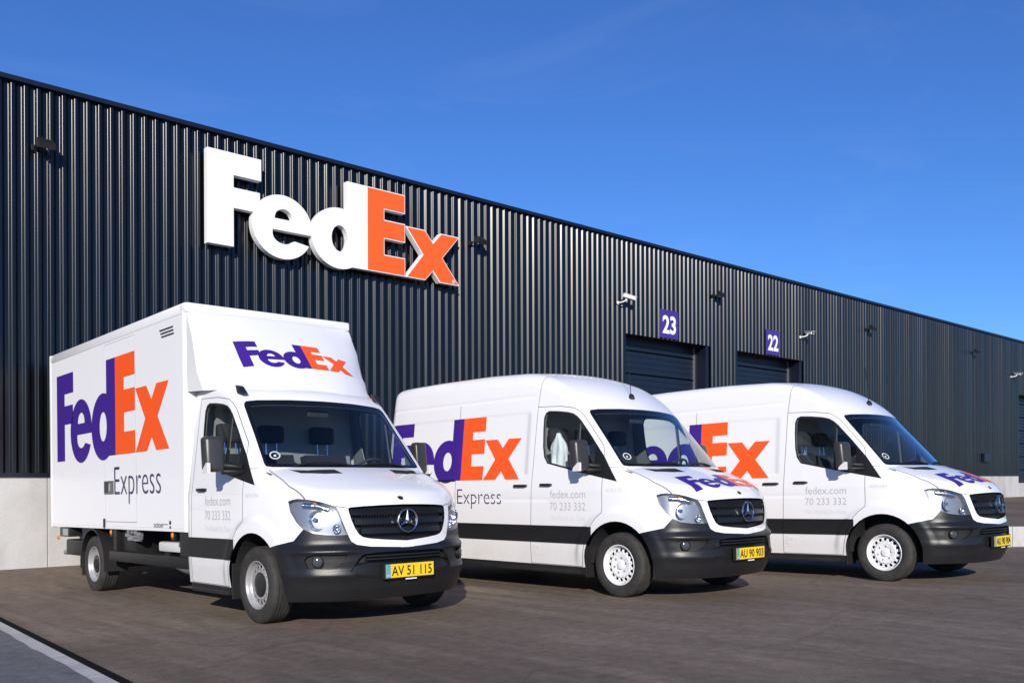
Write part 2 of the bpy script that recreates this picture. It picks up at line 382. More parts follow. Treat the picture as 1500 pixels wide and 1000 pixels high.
for k in range(-10, 28):
    y0, y1 = k*.5, k*.5+.5
    sl_m.add([(kx(y)+u, y, gz(kx(y), y)+.004) for y, u in ((y0, -.03), (y0, .085), (y1, .085), (y1, -.03))], [(0, 1, 2, 3)])
so = sl_m.build('shade_strip', mat('black recess shade', (.004, .004, .004), .9, spec=.1), kerb_root)

# raised apron at the far right, held by pale concrete kerb blocks
P0 = (17.55, 7.2); D = (.742, -.670)
def ap(x, y): return .215+.115*min(1, max(0, (y-6)/8.4))
top = [P0, (P0[0]+D[0]*14, P0[1]+D[1]*14), (75, -14), (75, YW-.03), (26.6, YW-.03)]
V = [(x, y, ap(x, y)) for x, y in top]; cx = (40, 6, ap(40, 6))
a = link('raised_apron', mesh('raised_apron', V+[cx], [(i, (i+1) % 5, 5) for i in range(5)]), ASPH); tag(a, 'raised asphalt apron behind the pale concrete edge', 'apron', kind='structure')
ar = empty('apron_edge', (0, 0, 0)); tag(ar, 'pale concrete retaining edge of the raised apron', 'retaining wall')
def edge_blocks(A, B, n):
    A = Vector((*A, 0)); B = Vector((*B, 0)); d = (B-A); Ln = d.length/n; d.normalize(); q = Vector((-d.y, d.x, 0))
    for k in range(n):
        s = A+d*(Ln*k+.004); e = A+d*(Ln*(k+1)-.004)
        m = MB(); pts = []
        for p_ in (s, e):
            for off in (-.16, .02):
                o_ = p_+q*off; zg = gz(o_.x, o_.y)-.05; zt = ap(o_.x, o_.y)+.015
                pts += [(o_.x, o_.y, zg), (o_.x, o_.y, zt)]
        m.add(pts, [(0, 1, 3, 2), (4, 6, 7, 5), (0, 4, 5, 1), (2, 3, 7, 6), (1, 5, 7, 3), (0, 2, 6, 4)])
        m.build('edge_block', KERBC, ar)
edge_blocks(top[0], top[1], 14); edge_blocks(top[4], top[0], 11)
gut = MB(); q = Vector((D[1], -D[0], 0))
for k in range(14):
    A = Vector((*P0, 0))+Vector((*D, 0))*k; B = A+Vector((*D, 0)); o1, o2 = -.16, -.62
    nq = Vector((-D[1], D[0], 0))
    pts = [A+nq*o1, B+nq*o1, B+nq*o2, A+nq*o2]
    gut.add([(p_.x, p_.y, gz(p_.x, p_.y)+.006) for p_ in pts], [(0, 3, 2, 1)])
go = gut.build('gutter', concrete('brown gutter concrete', (.20, .17, .155), (.27, .235, .215), 4)); tag(go, 'brownish concrete gutter at the foot of the apron edge', 'gutter', kind='structure')

# ================================================================ warehouse
WX0, WX1, ZB, ZT = -8.0, 62.0, 1.247, 6.853
def clad_mat():
    m = mat('black-blue coil coated steel', (.0022, .0026, .004), .30, spec=.54)
    t = m.node_tree; b = t.nodes['Principled BSDF']; N = t.nodes.new; L = t.links.new
    oi = N('ShaderNodeObjectInfo'); tc = N('ShaderNodeTexCoord')
    mp = N('ShaderNodeMapping'); mp.inputs['Scale'].default_value = (6, 6, .35); L(tc.outputs['Object'], mp.inputs[0])
    n = N('ShaderNodeTexNoise'); n.inputs['Scale'].default_value = 2.0; n.inputs['Detail'].default_value = 5; L(mp.outputs[0], n.inputs['Vector'])
    ad = N('ShaderNodeMath'); ad.operation = 'MULTIPLY_ADD'; ad.inputs[1].default_value = .06; ad.inputs[2].default_value = .205
    L(n.outputs['Fac'], ad.inputs[0])
    a2 = N('ShaderNodeMath'); a2.operation = 'MULTIPLY_ADD'; a2.inputs[1].default_value = .03; L(oi.outputs['Random'], a2.inputs[0]); L(ad.outputs[0], a2.inputs[2])
    L(a2.outputs[0], b.inputs['Roughness'])
    return m
CLAD = clad_mat()
FASC = mat('dark blue coping', (.005, .008, .018), .35)
DOORM = mat('dark navy door steel', (.006, .012, .026), .38, noise=(2, .3, (.008, .015, .03)))
house = empty('warehouse', (0, YW, 0)); tag(house, 'long dark corrugated steel warehouse on a pale concrete base', 'warehouse')
PIT, NR = .1695, 6
def profile(n, seed):
    """trapezoid ribs with rounded bends, outward = -y ; x from 0 to n*PIT; rolled sheets are never quite even"""
    rg = random.Random(seed); key = []
    for k in range(n):
        s1, s2 = .0315+rg.uniform(-.003, .003), .033+rg.uniform(-.003, .003); h = .0365+rg.uniform(-.0012, .0012); tp = .050; bt = PIT-s1-s2-tp; x = k*PIT
        key += [(x+bt/2, 0), (x+bt/2+s1, -h), (x+bt/2+s1+tp, -h), (x+bt/2+s1+s2+tp, 0)]
    key = [(0, 0)]+key+[(n*PIT, 0)]
    out = [key[0]]; r = .0085
    for i in range(1, len(key)-1):
        a, b, c = (Vector(key[i-1]), Vector(key[i]), Vector(key[i+1]))
        p0 = b+(a-b).normalized()*r; p2 = b+(c-b).normalized()*r
        for t in (0, .25, .5, .75, 1): out.append(tuple((1-t)**2*p0+2*t*(1-t)*b+t*t*p2))
    return out+[key[-1]]
_pc = {}
def sheet_mesh(n, z0, z1):
    key = (n, round(z0, 3), round(z1, 3), random.randint(0, 7))
    if key in _pc: return _pc[key]
    P = profile(n, key[0]*31+int(z0*10)*7+int(z1*10)*3+key[3]*101); V = [(x, y, z) for z in (z0, z1) for x, y in P]; m = len(P)
    me = mesh('cladding_sheet', V, [(i, i+1, m+i+1, m+i) for i in range(m-1)], True); me.materials.append(CLAD)
    _pc[key] = me; return me
DOORS = [(16.63, 20.03), (21.21, 24.60), (41.58, 44.98)]
DZ0, DZ1 = .90, 4.585
x = 3.523-.0432      # rib phase
k0 = math.floor((WX0-x)/(PIT*NR)); x += k0*PIT*NR
segs = []
while x < WX1:
    segs.append((x, x+PIT*NR)); x += PIT*NR
def pan(x0, n, z0, z1):
    o = bpy.data.objects.new('cladding_sheet', sheet_mesh(n, z0, z1)); C.objects.link(o); o.parent = house; o.location = (x0, 0, 0)
ZC = ZT-.07
for a, b in segs:
    blk = [(max(a, d0), min(b, d1)) for d0, d1 in DOORS if d0 < b and d1 > a]
    if not blk:
        pan(a, NR, ZB-.03, ZC); continue
    # sheet meets a door opening: full height ribs outside it, short ribs above it
    run = []
    for r_ in range(NR):
        xa = a+r_*PIT; mid = xa+PIT/2
        ind = any(d0 < mid < d1 for d0, d1 in DOORS)
        if run and run[-1][2] == ind: run[-1][1] += 1
        else: run.append([xa, 1, ind])
    for xa, n, ind in run: pan(xa, n, DZ1 if ind else ZB-.03, ZC)
MB().box(WX0, WX1, -.085, .35, ZC, ZT, .004).build('coping', FASC, house)
MB().box(WX0, WX1, .02, 40, ZT-.5, ZT-.12).build('roof', mat('grey roof sheet', (.25, .25, .26), .7), house)
# concrete base: cast panels with open joints
xe = [WX0]
while xe[-1] < WX1-3: xe.append(xe[-1]+6.0)
xe.append(WX1)
for a, b in zip(xe[:-1], xe[1:]):
    cuts = [a]+[v for d in DOORS for v in d if a < v < b]+[b]
    for c, d in zip(cuts[:-1], cuts[1:]):
        zt = DZ0 if any(d0-.01 <= c and d <= d1+.01 for d0, d1 in DOORS) else ZB
        MB().box(c+.004, d-.004, -.012, .40, -.5, zt, .006).build('concrete_panel', CONC, house)
for a, b in DOORS:
    d = MB().box(a-.3, b+.3, .47, .5, DZ0-.2, DZ1+.4).build('dock_door', DOORM, house)
    n = 7; hh = (DZ1+.25-DZ0)/n
    for i in range(n):
        m = MB(); z0 = DZ0+i*hh+.004; z1 = DZ0+(i+1)*hh-.004
        ncor = 4; prof = []
        for j in range(ncor):
            za = z0+(z1-z0)*j/ncor; zb = z0+(z1-z0)*(j+1)/ncor; e = .012
            prof += [(.405, za+e), (.395, za+2*e), (.395, zb-2*e), (.405, zb-e)]
        prof = prof+[(.46, z1), (.46, z0)]
        m.prism(prof, 0, a+.12, b-.12); m.build('door_section', DOORM, d)
    for sx in (a, b-.12):
        MB().box(sx, sx+.12, .02, .46, DZ0, DZ1, .004).build('jamb', FASC, d)
    MB().box(a+.125, a+.165, .37, .393, DZ0, DZ1).build('guide_rail', GALV, d)
    MB().box(b-.165, b-.125, .37, .393, DZ0, DZ1).build('guide_rail', GALV, d)
    MB().box(a, b, .02, .46, DZ1, DZ1+.10).build('lintel', FASC, d)
MB().box(37.65, 38.25, -.16, -.045, 1.74, 2.08, .01).build('vent_box', FASC, house)
fx = [WX0]+[v for d in DOORS for v in d]+[WX1]
for a, b in zip(fx[::2], fx[1::2]): MB().box(a, b, -.052, .01, ZB-.045, ZB+.012, .003).build('base_flashing', FASC, house)
# ================================================================ van body: a smooth solid, meshed and then cut into its panels
def sstep(a, b, x):
    t = np.clip((x-a)/(b-a), 0, 1); return t*t*(3-2*t)
def smax(a, b, k):
    h = np.clip(k-np.abs(a-b), 0, None)/k
    return np.maximum(a, b)+h*h*k*.25
HOOD = np.array([(-1.3, .75), (-1.05, .95), (-.96, 1.06), (-.9, 1.122), (-.8, 1.185), (-.6, 1.272), (-.4, 1.346), (-.3, 1.378), (-.15, 1.425), (.1, 1.49), (.6, 1.6), (9, 3.)])
ROOFH = np.array([(.2, 1.83), (.46, 2.115), (.63, 2.255), (.8, 2.375), (1.0, 2.48), (1.25, 2.56), (1.5, 2.60), (2.2, 2.63), (3.2, 2.635), (3.9, 2.625), (4.4, 2.60), (9, 2.3)])
ROOFL = np.array([(.2, 1.83), (.46, 2.115), (.58, 2.20), (.78, 2.265), (1.0, 2.30), (1.3, 2.31), (9, 2.31)])
def spl(T, x, h):
    f = lambda q: np.interp(q, T[:, 0], T[:, 1])
    return (f(x-h)+2*f(x)+f(x+h)+2*f(x-h/2)+2*f(x+h/2))/8
REAR_AXLE = 3.25
def rrect(y, z, y0, y1, z0, z1, e):
    return sstep(y0, y0+e, y)*sstep(y1, y1-e, y)*sstep(z0, z0+e, z)*sstep(z1, z1-e, z)
def width(y, z, low):
    w_ = .99-.105*np.clip(z-1.15, 0, None)-.032*np.clip(z-2.0, 0, None)**1.5-.02*sstep(.55, .2, z)
    f = np.clip(.35-y, 0, None)
    w_ = w_-.10*f*f*(.55+.9*sstep(.7, 1.2, z))-.02*sstep(1.2, 2.1, z)*sstep(1.5, .4, y)
    for yc in ((0,) if low else (0, REAR_AXLE)):
        r = np.sqrt((y-yc)**2+(z-.345)**2); w_ = w_+.022*sstep(.64, .555, r)*sstep(.2, .5, z)
    w_ = w_-.006*np.exp(-((z-1.043)/.010)**2)*sstep(.98, 1.06, y)
    if not low:
        for y0, y1 in ((1.41, 2.68), (2.80, 4.18)): w_ = w_-.0035*rrect(y, z, y0, y1, 1.325, 2.09, .022)
        w_ = w_-.006*np.exp(-((z-2.27)/.012)**2)*sstep(1.3, 1.4, y)
        w_ = w_-.06*np.clip(y-3.8, 0, None)**2
    return w_
def body(x, y, z, low, yr):
    a = np.abs(x); side = a-width(y, z, low); q = y-.24*a*a
    hood = (z-(spl(HOOD, q, .07)-.03*a*a-.05*a**6))/1.08
    hood = hood+.010*np.exp(-((a-.50)/.05)**2)*sstep(-.85, -.6, y)*0
    ws = (z-(1.41+1.10*(q+.17)))/1.49
    roof = (z-(spl(ROOFL if low else ROOFH, q+.06*a*a, .09)-.05*a*a))/1.08
    top = np.minimum(hood, smax(ws, roof, .03)) if False else None
    tp = smax(ws, roof, .035)
    top = np.minimum(hood, tp)
    zt = np.clip(z, 0, 2)
    yf = np.interp(zt, [0, .2, .26, .33, .42, .56, .66, .70, .9, 1.0, 1.06, 1.2, 2], [-.82, -.87, -.915, -.955, -.985, -.992, -.985, -.972, -.962, -.945, -.93, -.90, -.6])
    bm_ = .022*sstep(.74, .66, z)*sstep(.2, .7, a)+.020*np.exp(-((z-.662)/.028)**2)*sstep(.35, .6, a)+.020*np.exp(-((z-.455)/.032)**2)*sstep(.3, .55, a)
    front = (yf-bm_+.30*a*a+.20*a**4-y)/1.08
    rear = y-(yr-(0 if low else .06*np.clip(z-1.2, 0, None))-(0 if low else .12)*a*a)
    kt = .07+.055*sstep(2.1, 2.45, z)+.05*sstep(1.35, 1.1, z)
    s = smax(side, front, .13); s = smax(s, rear, .02 if low else .10)
    return smax(top, s, kt)
def grad(P, low, yr, e=.002):
    G = []
    for k in range(3):
        d = np.zeros(3); d[k] = e; A = P+d; B = P-d
        G.append(body(A[:, 0], A[:, 1], A[:, 2], low, yr)-body(B[:, 0], B[:, 1], B[:, 2], low, yr))
    G = np.stack(G, -1); return G/np.maximum(np.linalg.norm(G, axis=1, keepdims=True), 1e-9)
def cast(O, D_, low, yr, n=64):
    ts = np.linspace(0, 1, n); P = O[:, None]+D_[:, None]*ts[None, :, None]
    ins = body(P[..., 0], P[..., 1], P[..., 2], low, yr) < 0
    i = np.argmax(ins, 1); lo = ts[np.maximum(i-1, 0)]; hi = ts[i]
    for _ in range(30):
        m = (lo+hi)/2; Q = O+D_*m[:, None]; b = body(Q[:, 0], Q[:, 1], Q[:, 2], low, yr) < 0
        hi = np.where(b, m, hi); lo = np.where(b, lo, m)
    return O+D_*hi[:, None]
def surf_x(y, z, low, yr):      # body side at (y, z), x negative
    y = np.asarray(y, float); z = np.asarray(z, float)
    O = np.stack([-1.2+0*y, y, z], -1); D_ = np.tile([1.15, 0, 0], (len(y), 1)); return cast(O, D_, low, yr, 90)[:, 0]
def surf_z(x, y, low, yr):
    x = np.asarray(x, float); y = np.asarray(y, float)
    O = np.stack([x, y, 0*x+1.75], -1); return cast(O, np.tile([0, 0, -1.2], (len(x), 1)), low, yr, 160)[:, 2]
def surf_y(x, z, low, yr):
    x = np.asarray(x, float); z = np.asarray(z, float)
    O = np.stack([x, 0*x-1.3, z], -1); return cast(O, np.tile([0, 1.8, 0], (len(x), 1)), low, yr, 160)[:, 1]

def half_body(low, yr):
    ztop = 2.42 if low else 2.74
    YS = np.concatenate([np.arange(-1.06, 1.40, .03), [1.44, yr+.06] if low else np.append(np.arange(1.42, yr, .06), yr+.06)])
    ZS = np.append(np.arange(.22, ztop-.01, .03), ztop); XS = np.append(np.arange(0, 1.07, .036), 1.08)
    nX, nY, nZ = len(XS), len(YS), len(ZS); idx = {}; P = []
    def vid(i, j, k):
        key = (i, j, k)
        if key not in idx: idx[key] = len(P); P.append((-XS[i], YS[j], ZS[k]))
        return idx[key]
    Fs = []
    for j in range(nY-1):
        for k in range(nZ-1): Fs.append((vid(nX-1, j, k), vid(nX-1, j, k+1), vid(nX-1, j+1, k+1), vid(nX-1, j+1, k)))
    for i in range(nX-1):
        for k in range(nZ-1):
            Fs.append((vid(i, 0, k), vid(i, 0, k+1), vid(i+1, 0, k+1), vid(i+1, 0, k)))
            Fs.append((vid(i, nY-1, k), vid(i+1, nY-1, k), vid(i+1, nY-1, k+1), vid(i, nY-1, k+1)))
        for j in range(nY-1): Fs.append((vid(i, j, nZ-1), vid(i, j+1, nZ-1), vid(i+1, j+1, nZ-1), vid(i+1, j, nZ-1)))
    P = np.array(P)
    ay = np.clip(P[:, 1], .3, yr-.35); zm = 1.0+(.75 if low else 1.15)*sstep(.5, 1.4, P[:, 1]); az = np.clip(P[:, 2], .24, zm)
    A = np.stack([0*ay, ay, az], -1); H = cast(P, A-P, low, yr)
    H[np.abs(P[:, 0]) < 1e-9, 0] = 0
    bm = bmesh.new(); vs = [bm.verts.new(h) for h in H]
    for f in Fs:
        try: bm.faces.new([vs[i] for i in f])
        except ValueError: pass
    bmesh.ops.remove_doubles(bm, verts=bm.verts[:], dist=1e-4)
    # faces outward
    bm.normal_update()
    return bm
def inpoly(poly, u, v):
    c = False; n = len(poly); j = n-1
    for i in range(n):
        xi, yi = poly[i]; xj, yj = poly[j]
        if (yi > v) != (yj > v) and u < (xj-xi)*(v-yi)/(yj-yi)+xi: c = not c
        j = i
    return c
def area2(poly): return sum(poly[i-1][0]*poly[i][1]-poly[i][0]*poly[i-1][1] for i in range(len(poly)))
def offset_poly(poly, d):
    """inward offset by d"""
    n = len(poly); s = 1 if area2(poly) > 0 else -1; out = []
    for i in range(n):
        a, b, c = Vector(poly[i-1]), Vector(poly[i]), Vector(poly[(i+1) % n])
        e1 = (b-a).normalized(); e2 = (c-b).normalized()
        n1 = Vector((-e1.y, e1.x))*s; n2 = Vector((-e2.y, e2.x))*s; m = n1+n2
        m = m/max(.25, m.length_squared/2)*1.0 if m.length > 1e-6 else n1
        out.append(tuple(b+m*d))
    return out
def cut(bm, poly, axes, test, closed=True, pad=.09):
    """slice the faces that a 2-D outline crosses (outline extruded along the third axis)"""
    lo = [min(p_[k] for p_ in poly)-pad for k in (0, 1)]; hi = [max(p_[k] for p_ in poly)+pad for k in (0, 1)]
    cand = []
    for f in bm.faces:
        c = f.calc_center_median(); u, v = c[axes[0]], c[axes[1]]
        if lo[0] < u < hi[0] and lo[1] < v < hi[1] and test(c): cand.append(f)
    n = len(poly)
    for i in range(n if closed else n-1):
        a, b = Vector(poly[i]), Vector(poly[(i+1) % n]); d = b-a; L_ = d.length
        if L_ < 1e-6: continue
        d /= L_; nn = Vector((-d.y, d.x)); sel = []
        for f in cand:
            if not f.is_valid: continue
            us = [(v.co[axes[0]]-a.x, v.co[axes[1]]-a.y) for v in f.verts]
            t = [u*d.x+v*d.y for u, v in us]; s = [u*nn.x+v*nn.y for u, v in us]
            if max(t) < -1e-4 or min(t) > L_+1e-4 or min(s) > -1e-6 or max(s) < 1e-6: continue
            sel.append(f)
        if not sel: continue
        co = [0, 0, 0]; no = [0, 0, 0]
        co[axes[0]], co[axes[1]] = a; no[axes[0]], no[axes[1]] = nn
        es = {e for f in sel for e in f.edges}; vv = {v for f in sel for v in f.verts}
        r = bmesh.ops.bisect_plane(bm, geom=list(vv)+list(es)+sel, plane_co=co, plane_no=no, dist=1e-5)
        new = [g_ for g_ in r['geom'] if isinstance(g_, bmesh.types.BMFace)]
        seen = set(cand); cand = [f for f in cand if f.is_valid]+[f for f in new if f not in seen]
def circle(c, r, n, a0=0, a1=360): return [(c[0]+r*math.cos(R(a0+(a1-a0)*i/n)), c[1]+r*math.sin(R(a0+(a1-a0)*i/n))) for i in range(n)]

WIN = [(1.10, 2.078), (1.150, 2.058), (1.178, 2.00), (1.176, 1.85), (1.163, 1.66), (1.135, 1.54), (1.075, 1.462), (.95, 1.435), (.65, 1.370), (.30, 1.300), (.005, 1.240), (.193, 1.510), (.40, 1.742), (.585, 1.935), (.645, 1.985), (.71, 2.022), (.80, 2.045), (.95, 2.066)]
TRI = [(-.02, 1.21), (.02, 1.20), (.34, 1.27), (.325, 1.72), (.19, 1.55)]
BAR = [(.635, 2.1), (.605, 2.1), (.588, 1.3), (.618, 1.3)]
DOOR = [(1.285, 2.135), (.92, 2.120), (.70, 2.085), (.62, 2.040), (.55, 1.980), (.40, 1.812), (.245, 1.640), (.208, 1.560), (.205, .905), (.285, .846), (.385, .735), (.455, .56), (.485, .43), (.51, .303), (1.338, .303), (1.333, .60), (1.322, .923)]
HEAD = [(-.893, 1.092), (-.872, 1.106), (-.845, 1.113), (-.785, 1.103), (-.72, 1.085), (-.611, 1.040), (-.592, .985), (-.578, .915), (-.556, .845), (-.538, .797), (-.61, .793), (-.70, .798), (-.785, .812), (-.85, .852), (-.878, .91), (-.895, 1.0)]
GRIL = [(.03, 1.049), (-.20, 1.046), (-.39, 1.039), (-.505, 1.031), (-.522, 1.018), (-.520, .985), (-.508, .92), (-.485, .855), (-.455, .80), (-.42, .772), (-.36, .758), (-.23, .744), (.03, .724)]
WSC = [(.03, 2.088), (-.35, 2.084), (-.66, 2.072), (-.765, 2.058), (-.792, 2.030), (-.80, 2.0), (-.828, 1.70), (-.856, 1.44), (-.850, 1.412), (-.80, 1.404), (-.4, 1.400), (.03, 1.398)]
VENT = [(-.695, -.128), (-.55, -.215), (-.305, -.268), (-.29, -.395), (-.46, -.36), (-.645, -.262)]
FOGP = [(-.862, .585), (-.845, .618), (-.81, .632), (-.70, .630), (-.565, .628), (-.598, .568), (-.65, .525), (-.70, .512), (-.845, .520)]
BPAN = [(.03, .640), (-.30, .636), (-.435, .625), (-.475, .59), (-.545, .485), (-.50, .435), (-.25, .402), (.03, .398)]
BTOPX = ([0, .361, .474, .518, .54, .61, .70, .785, .85, .9], [.667, .689, .709, .740, .797, .793, .798, .812, .852, .862])
BTOPY = ([-.70, -.640, -.57, -.30], [.88, .852, .752, .690])
HOODP = [(.03, -1.2), (-.60, -1.2), (-.66, -.80), (-.72, -.72), (-.806, -.60), (-.853, -.415), (-.845, -.19), (-.835, .0), (.03, .0)]
SILL_Z = .297

def vehicle_shell(root, low, yr):
    """cuts the solid into panels and hangs them under root; returns useful surfaces"""
    bm = half_body(low, yr)
    side = lambda c: c.x < -.55
    sf = lambda c: c.x < -.70 and c.y < 1.5
    fr = lambda c: c.y < -.40
    arches = [(0, .345)]+([] if low else [(REAR_AXLE, .345)])
    for ac in arches: cut(bm, circle(ac, .47, 40), (1, 2), side)
    cut(bm, WIN, (1, 2), sf); WIN2 = offset_poly(WIN, .020); cut(bm, WIN2, (1, 2), sf)
    cut(bm, TRI, (1, 2), sf); cut(bm, BAR, (1, 2), sf)
    D1 = offset_poly(DOOR, -.0035); D2 = offset_poly(DOOR, .0035)
    cut(bm, D1, (1, 2), sf); cut(bm, D2, (1, 2), sf)
    cut(bm, HEAD, (0, 2), lambda c: c.y < -.40 and c.x < -.45)
    cut(bm, GRIL, (0, 2), lambda c: c.y < -.7, closed=False)
    wt = lambda c: -.32 < c.y < .75 and c.z > 1.33
    cut(bm, WSC, (0, 2), wt, closed=False); W2 = [(u*.966, 1.432+(v-1.40)*(2.038-1.432)/(2.088-1.40)) for u, v in WSC]; W2[0] = (.03, W2[0][1]); W2[-1] = (.03, W2[-1][1])
    cut(bm, W2, (0, 2), wt, closed=False)
    cut(bm, VENT, (0, 1), lambda c: c.z > 1.2 and c.y < .05)
    btx = [(-u, v) for u, v in zip(*BTOPX)]; btx[0] = (.03, BTOPX[1][0])
    cut(bm, btx, (0, 2), lambda c: c.y < -.58, closed=False)
    cut(bm, list(zip(*BTOPY)), (1, 2), lambda c: c.x < -.75 and c.y < -.2, closed=False)
    cut(bm, FOGP, (0, 2), lambda c: c.y < -.5)
    cut(bm, BPAN, (0, 2), lambda c: c.y < -.7, closed=False)
    cut(bm, [(.03, .553), (-.40, .557), (-.52, .535)], (0, 2), lambda c: c.y < -.7, closed=False)
    cut(bm, [(.36, .748), (yr-.02, .748)], (1, 2), side, closed=False); cut(bm, [(.36, .555), (yr-.02, .555)], (1, 2), side, closed=False)
    cut(bm, [(.3, SILL_Z), (yr, SILL_Z)], (1, 2), side, closed=False)
    seams = []      # (axes, polyline, half width, test)
    hs = [(-.835, -.03), (-.845, -.19), (-.853, -.415), (-.806, -.605)]
    seams.append(((0, 1), hs, .0045, lambda c: c.z > 1.0 and c.y < .1))
    seams.append(((1, 2), [(.208, 1.392), (.03, 1.394)], .003, lambda c: c.x < -.75 and c.y < .3 and c.y > -.05))
    seams.append(((0, 2), [(-.612, 1.042), (-.522, 1.026)], .004, lambda c: c.y < -.6))
    if not low:
        seams.append(((1, 2), [(1.285, 2.135), (1.262, 2.36), (1.255, 2.60)], .0035, lambda c: c.x < -.5 and 1.0 < c.y < 1.6))
        seams.append(((1, 2), [(2.738, .30), (2.738, 2.25)], .0035, lambda c: c.x < -.5 and 2.5 < c.y < 3))
        seams.append(((1, 2), [(4.24, .55), (4.22, 2.3)], .0035, lambda c: c.x < -.5 and 3.9 < c.y < 4.3))
    quads = []
    for ax, pl_, hw, ts in seams:
        for a, b in zip(pl_[:-1], pl_[1:]):
            a, b = Vector(a), Vector(b); d = (b-a).normalized(); n_ = Vector((-d.y, d.x))*hw; e = d*hw*.5
            q_ = [tuple(a-e+n_), tuple(a-e-n_), tuple(b+e-n_), tuple(b+e+n_)]
            cut(bm, q_, ax, ts); quads.append((ax, q_, ts))
    def btop(c):
        if c.y > -.64: return np.interp(c.y, *BTOPY)
        return np.interp(-c.x, *BTOPX)
    WIN_IN = WIN2
    def classify(f):
        c = f.calc_center_median(); x, y, z = c
        for ay, az in arches:
            if x < -.55 and (y-ay)**2+(z-az)**2 < .47**2: return None
            if x < -.55 and abs(y-ay) < .47 and z < az: return None
        if wt(c) and inpoly(WSC+[], min(x, .02), z) and y < .72:
            return 'windscreen' if inpoly(W2, x, z) else 'windscreen_border'
        if sf(c):
            if inpoly(WIN, y, z):
                if inpoly(TRI, y, z): return 'mirror_plate'
                if inpoly(WIN_IN, y, z) and not inpoly(BAR, y, z): return 'window' if y > .6 else 'quarter_window'
                return 'window_seal'
        if y < -.40:
            if x < -.45 and inpoly(HEAD, x, z): return 'headlamp_cover'
            if y < -.7 and inpoly(GRIL, x, z): return 'grille_cavity'
            if z < btop(c):
                if y < -.5 and inpoly(FOGP, x, z): return 'fog_recess'
                if y < -.7 and inpoly(BPAN, x, z): return 'air_intake' if z > np.interp(-x, [0, .40, .52], [.553, .557, .535]) else 'bumper_centre'
                return 'bumper'
        elif y < -.2 and x < -.7 and z < btop(c): return 'bumper'
        if y < .05 and z > 1.2 and inpoly(VENT, x, y): return 'hood_vent'
        for ax, q_, ts in quads:
            if ts(c) and inpoly(q_, c[ax[0]], c[ax[1]]): return 'panel_gap'
        if x < -.55 and y > .3 and z < SILL_Z: return 'sill'
        if sf(c) and inpoly(D1, y, z) and not inpoly(D2, y, z): return 'panel_gap'
        if x < -.7 and .555 < z < .748 and y > .36 and y < yr-.02:
            return 'door_moulding' if (y < 1.33) else 'side_moulding'
        if sf(c) and inpoly(D2, y, z): return 'door'
        if y < 0 and z > 1.025 and inpoly(HOODP, x, y) and not (x < -.6 and z < 1.05): return 'hood'
        if not low and x < -.6 and 1.33 < y < 2.738 and .29 < z < 2.27: return 'sliding_door'
        return 'body_shell'
    groups = {}
    for f in bm.faces:
        k = classify(f)
        if k: groups.setdefault(k, []).append(f)
    out = {}
    for k, fs in groups.items():
        ids = {}; V = []; F2 = []
        for f in fs:
            t = []
            for v in f.verts:
                if v not in ids: ids[v] = len(V); V.append(v.co[:])
                t.append(ids[v])
            F2.append(tuple(t))
        out[k] = (np.array(V), F2)
    bm.free()
    # make every face wind outwards
    for k, (V, F2) in out.items():
        G = grad(V, low, yr)
        for i, f in enumerate(F2):
            a, b, c = V[f[0]], V[f[1]], V[f[2]]
            nrm = np.zeros(3)
            for q_ in range(len(f)): nrm += np.cross(V[f[q_-1]], V[f[q_]])
            if nrm @ G[list(f)].mean(0) < 0: F2[i] = f[::-1]
        out[k] = (V, F2, G)
    return out

def with_walls(V, Fs, shift):
    """moved copy of a patch plus walls back to its rim (rims on the centre plane stay open)"""
    V = np.asarray(V); n = len(V); shift = np.broadcast_to(np.asarray(shift), V.shape); edge = {}
    for f in Fs:
        for i in range(len(f)):
            a, b = f[i-1], f[i]
            if (b, a) in edge: del edge[(b, a)]
            else: edge[(a, b)] = 1
    V2 = np.vstack([V, V+shift]); F2 = [tuple(i+n for i in f) for f in Fs]
    for a, b in edge:
        if abs(V[a][0]) < 1e-4 and abs(V[b][0]) < 1e-4: continue
        F2.append((a, b, b+n, a+n))
    return V2, F2
def patch(name, V, Fs, m, parent, N=None, both=True, sides=(-1, 1), smooth=True):
    """half patch (x<=0) -> object(s). both: one symmetric mesh; otherwise one object per side"""
    V = np.asarray(V, float); objs = []
    def mk(V, Fs, N):
        me = mesh(name, V, Fs, smooth)
        if N is not None: me.normals_split_custom_set_from_vertices([tuple(n_) for n_ in N])
        elif smooth: me.set_sharp_from_angle(angle=R(38))
        objs.append(link(name, me, m, parent))
    Vm = V*np.array([-1, 1, 1]); Fm = [f[::-1] for f in Fs]; Nm = None if N is None else N*np.array([-1, 1, 1])
    if both:
        n = len(V); mp = {i: (i if abs(V[i][0]) < 1e-4 else None) for i in range(n)}; Va = [*V]; Na = None if N is None else [*N]
        for i in range(n):
            if mp[i] is None:
                mp[i] = len(Va); Va.append(Vm[i])
                if N is not None: Na.append(Nm[i])
        mk(np.array(Va), list(Fs)+[tuple(mp[i] for i in f) for f in Fm], None if N is None else np.array(Na))
    else:
        for s in sides: mk(V if s < 0 else Vm, Fs if s < 0 else Fm, N if s < 0 else Nm)
    return objs
def side_decal(V2, F2, low, yr, y0, z0, sc_u, sc_v, du=.08, dv=.03, lift=.003):
    """flat lettering (u right, v up) laid on the right-hand body side"""
    V, Fs = split_flat(V2, F2, du/sc_u, dv/sc_v)
    y = y0-V[:, 0]*sc_u; z = z0+V[:, 1]*sc_v
    x = surf_x(y, z, low, yr)-lift
    return np.stack([x, y, z], -1), Fs

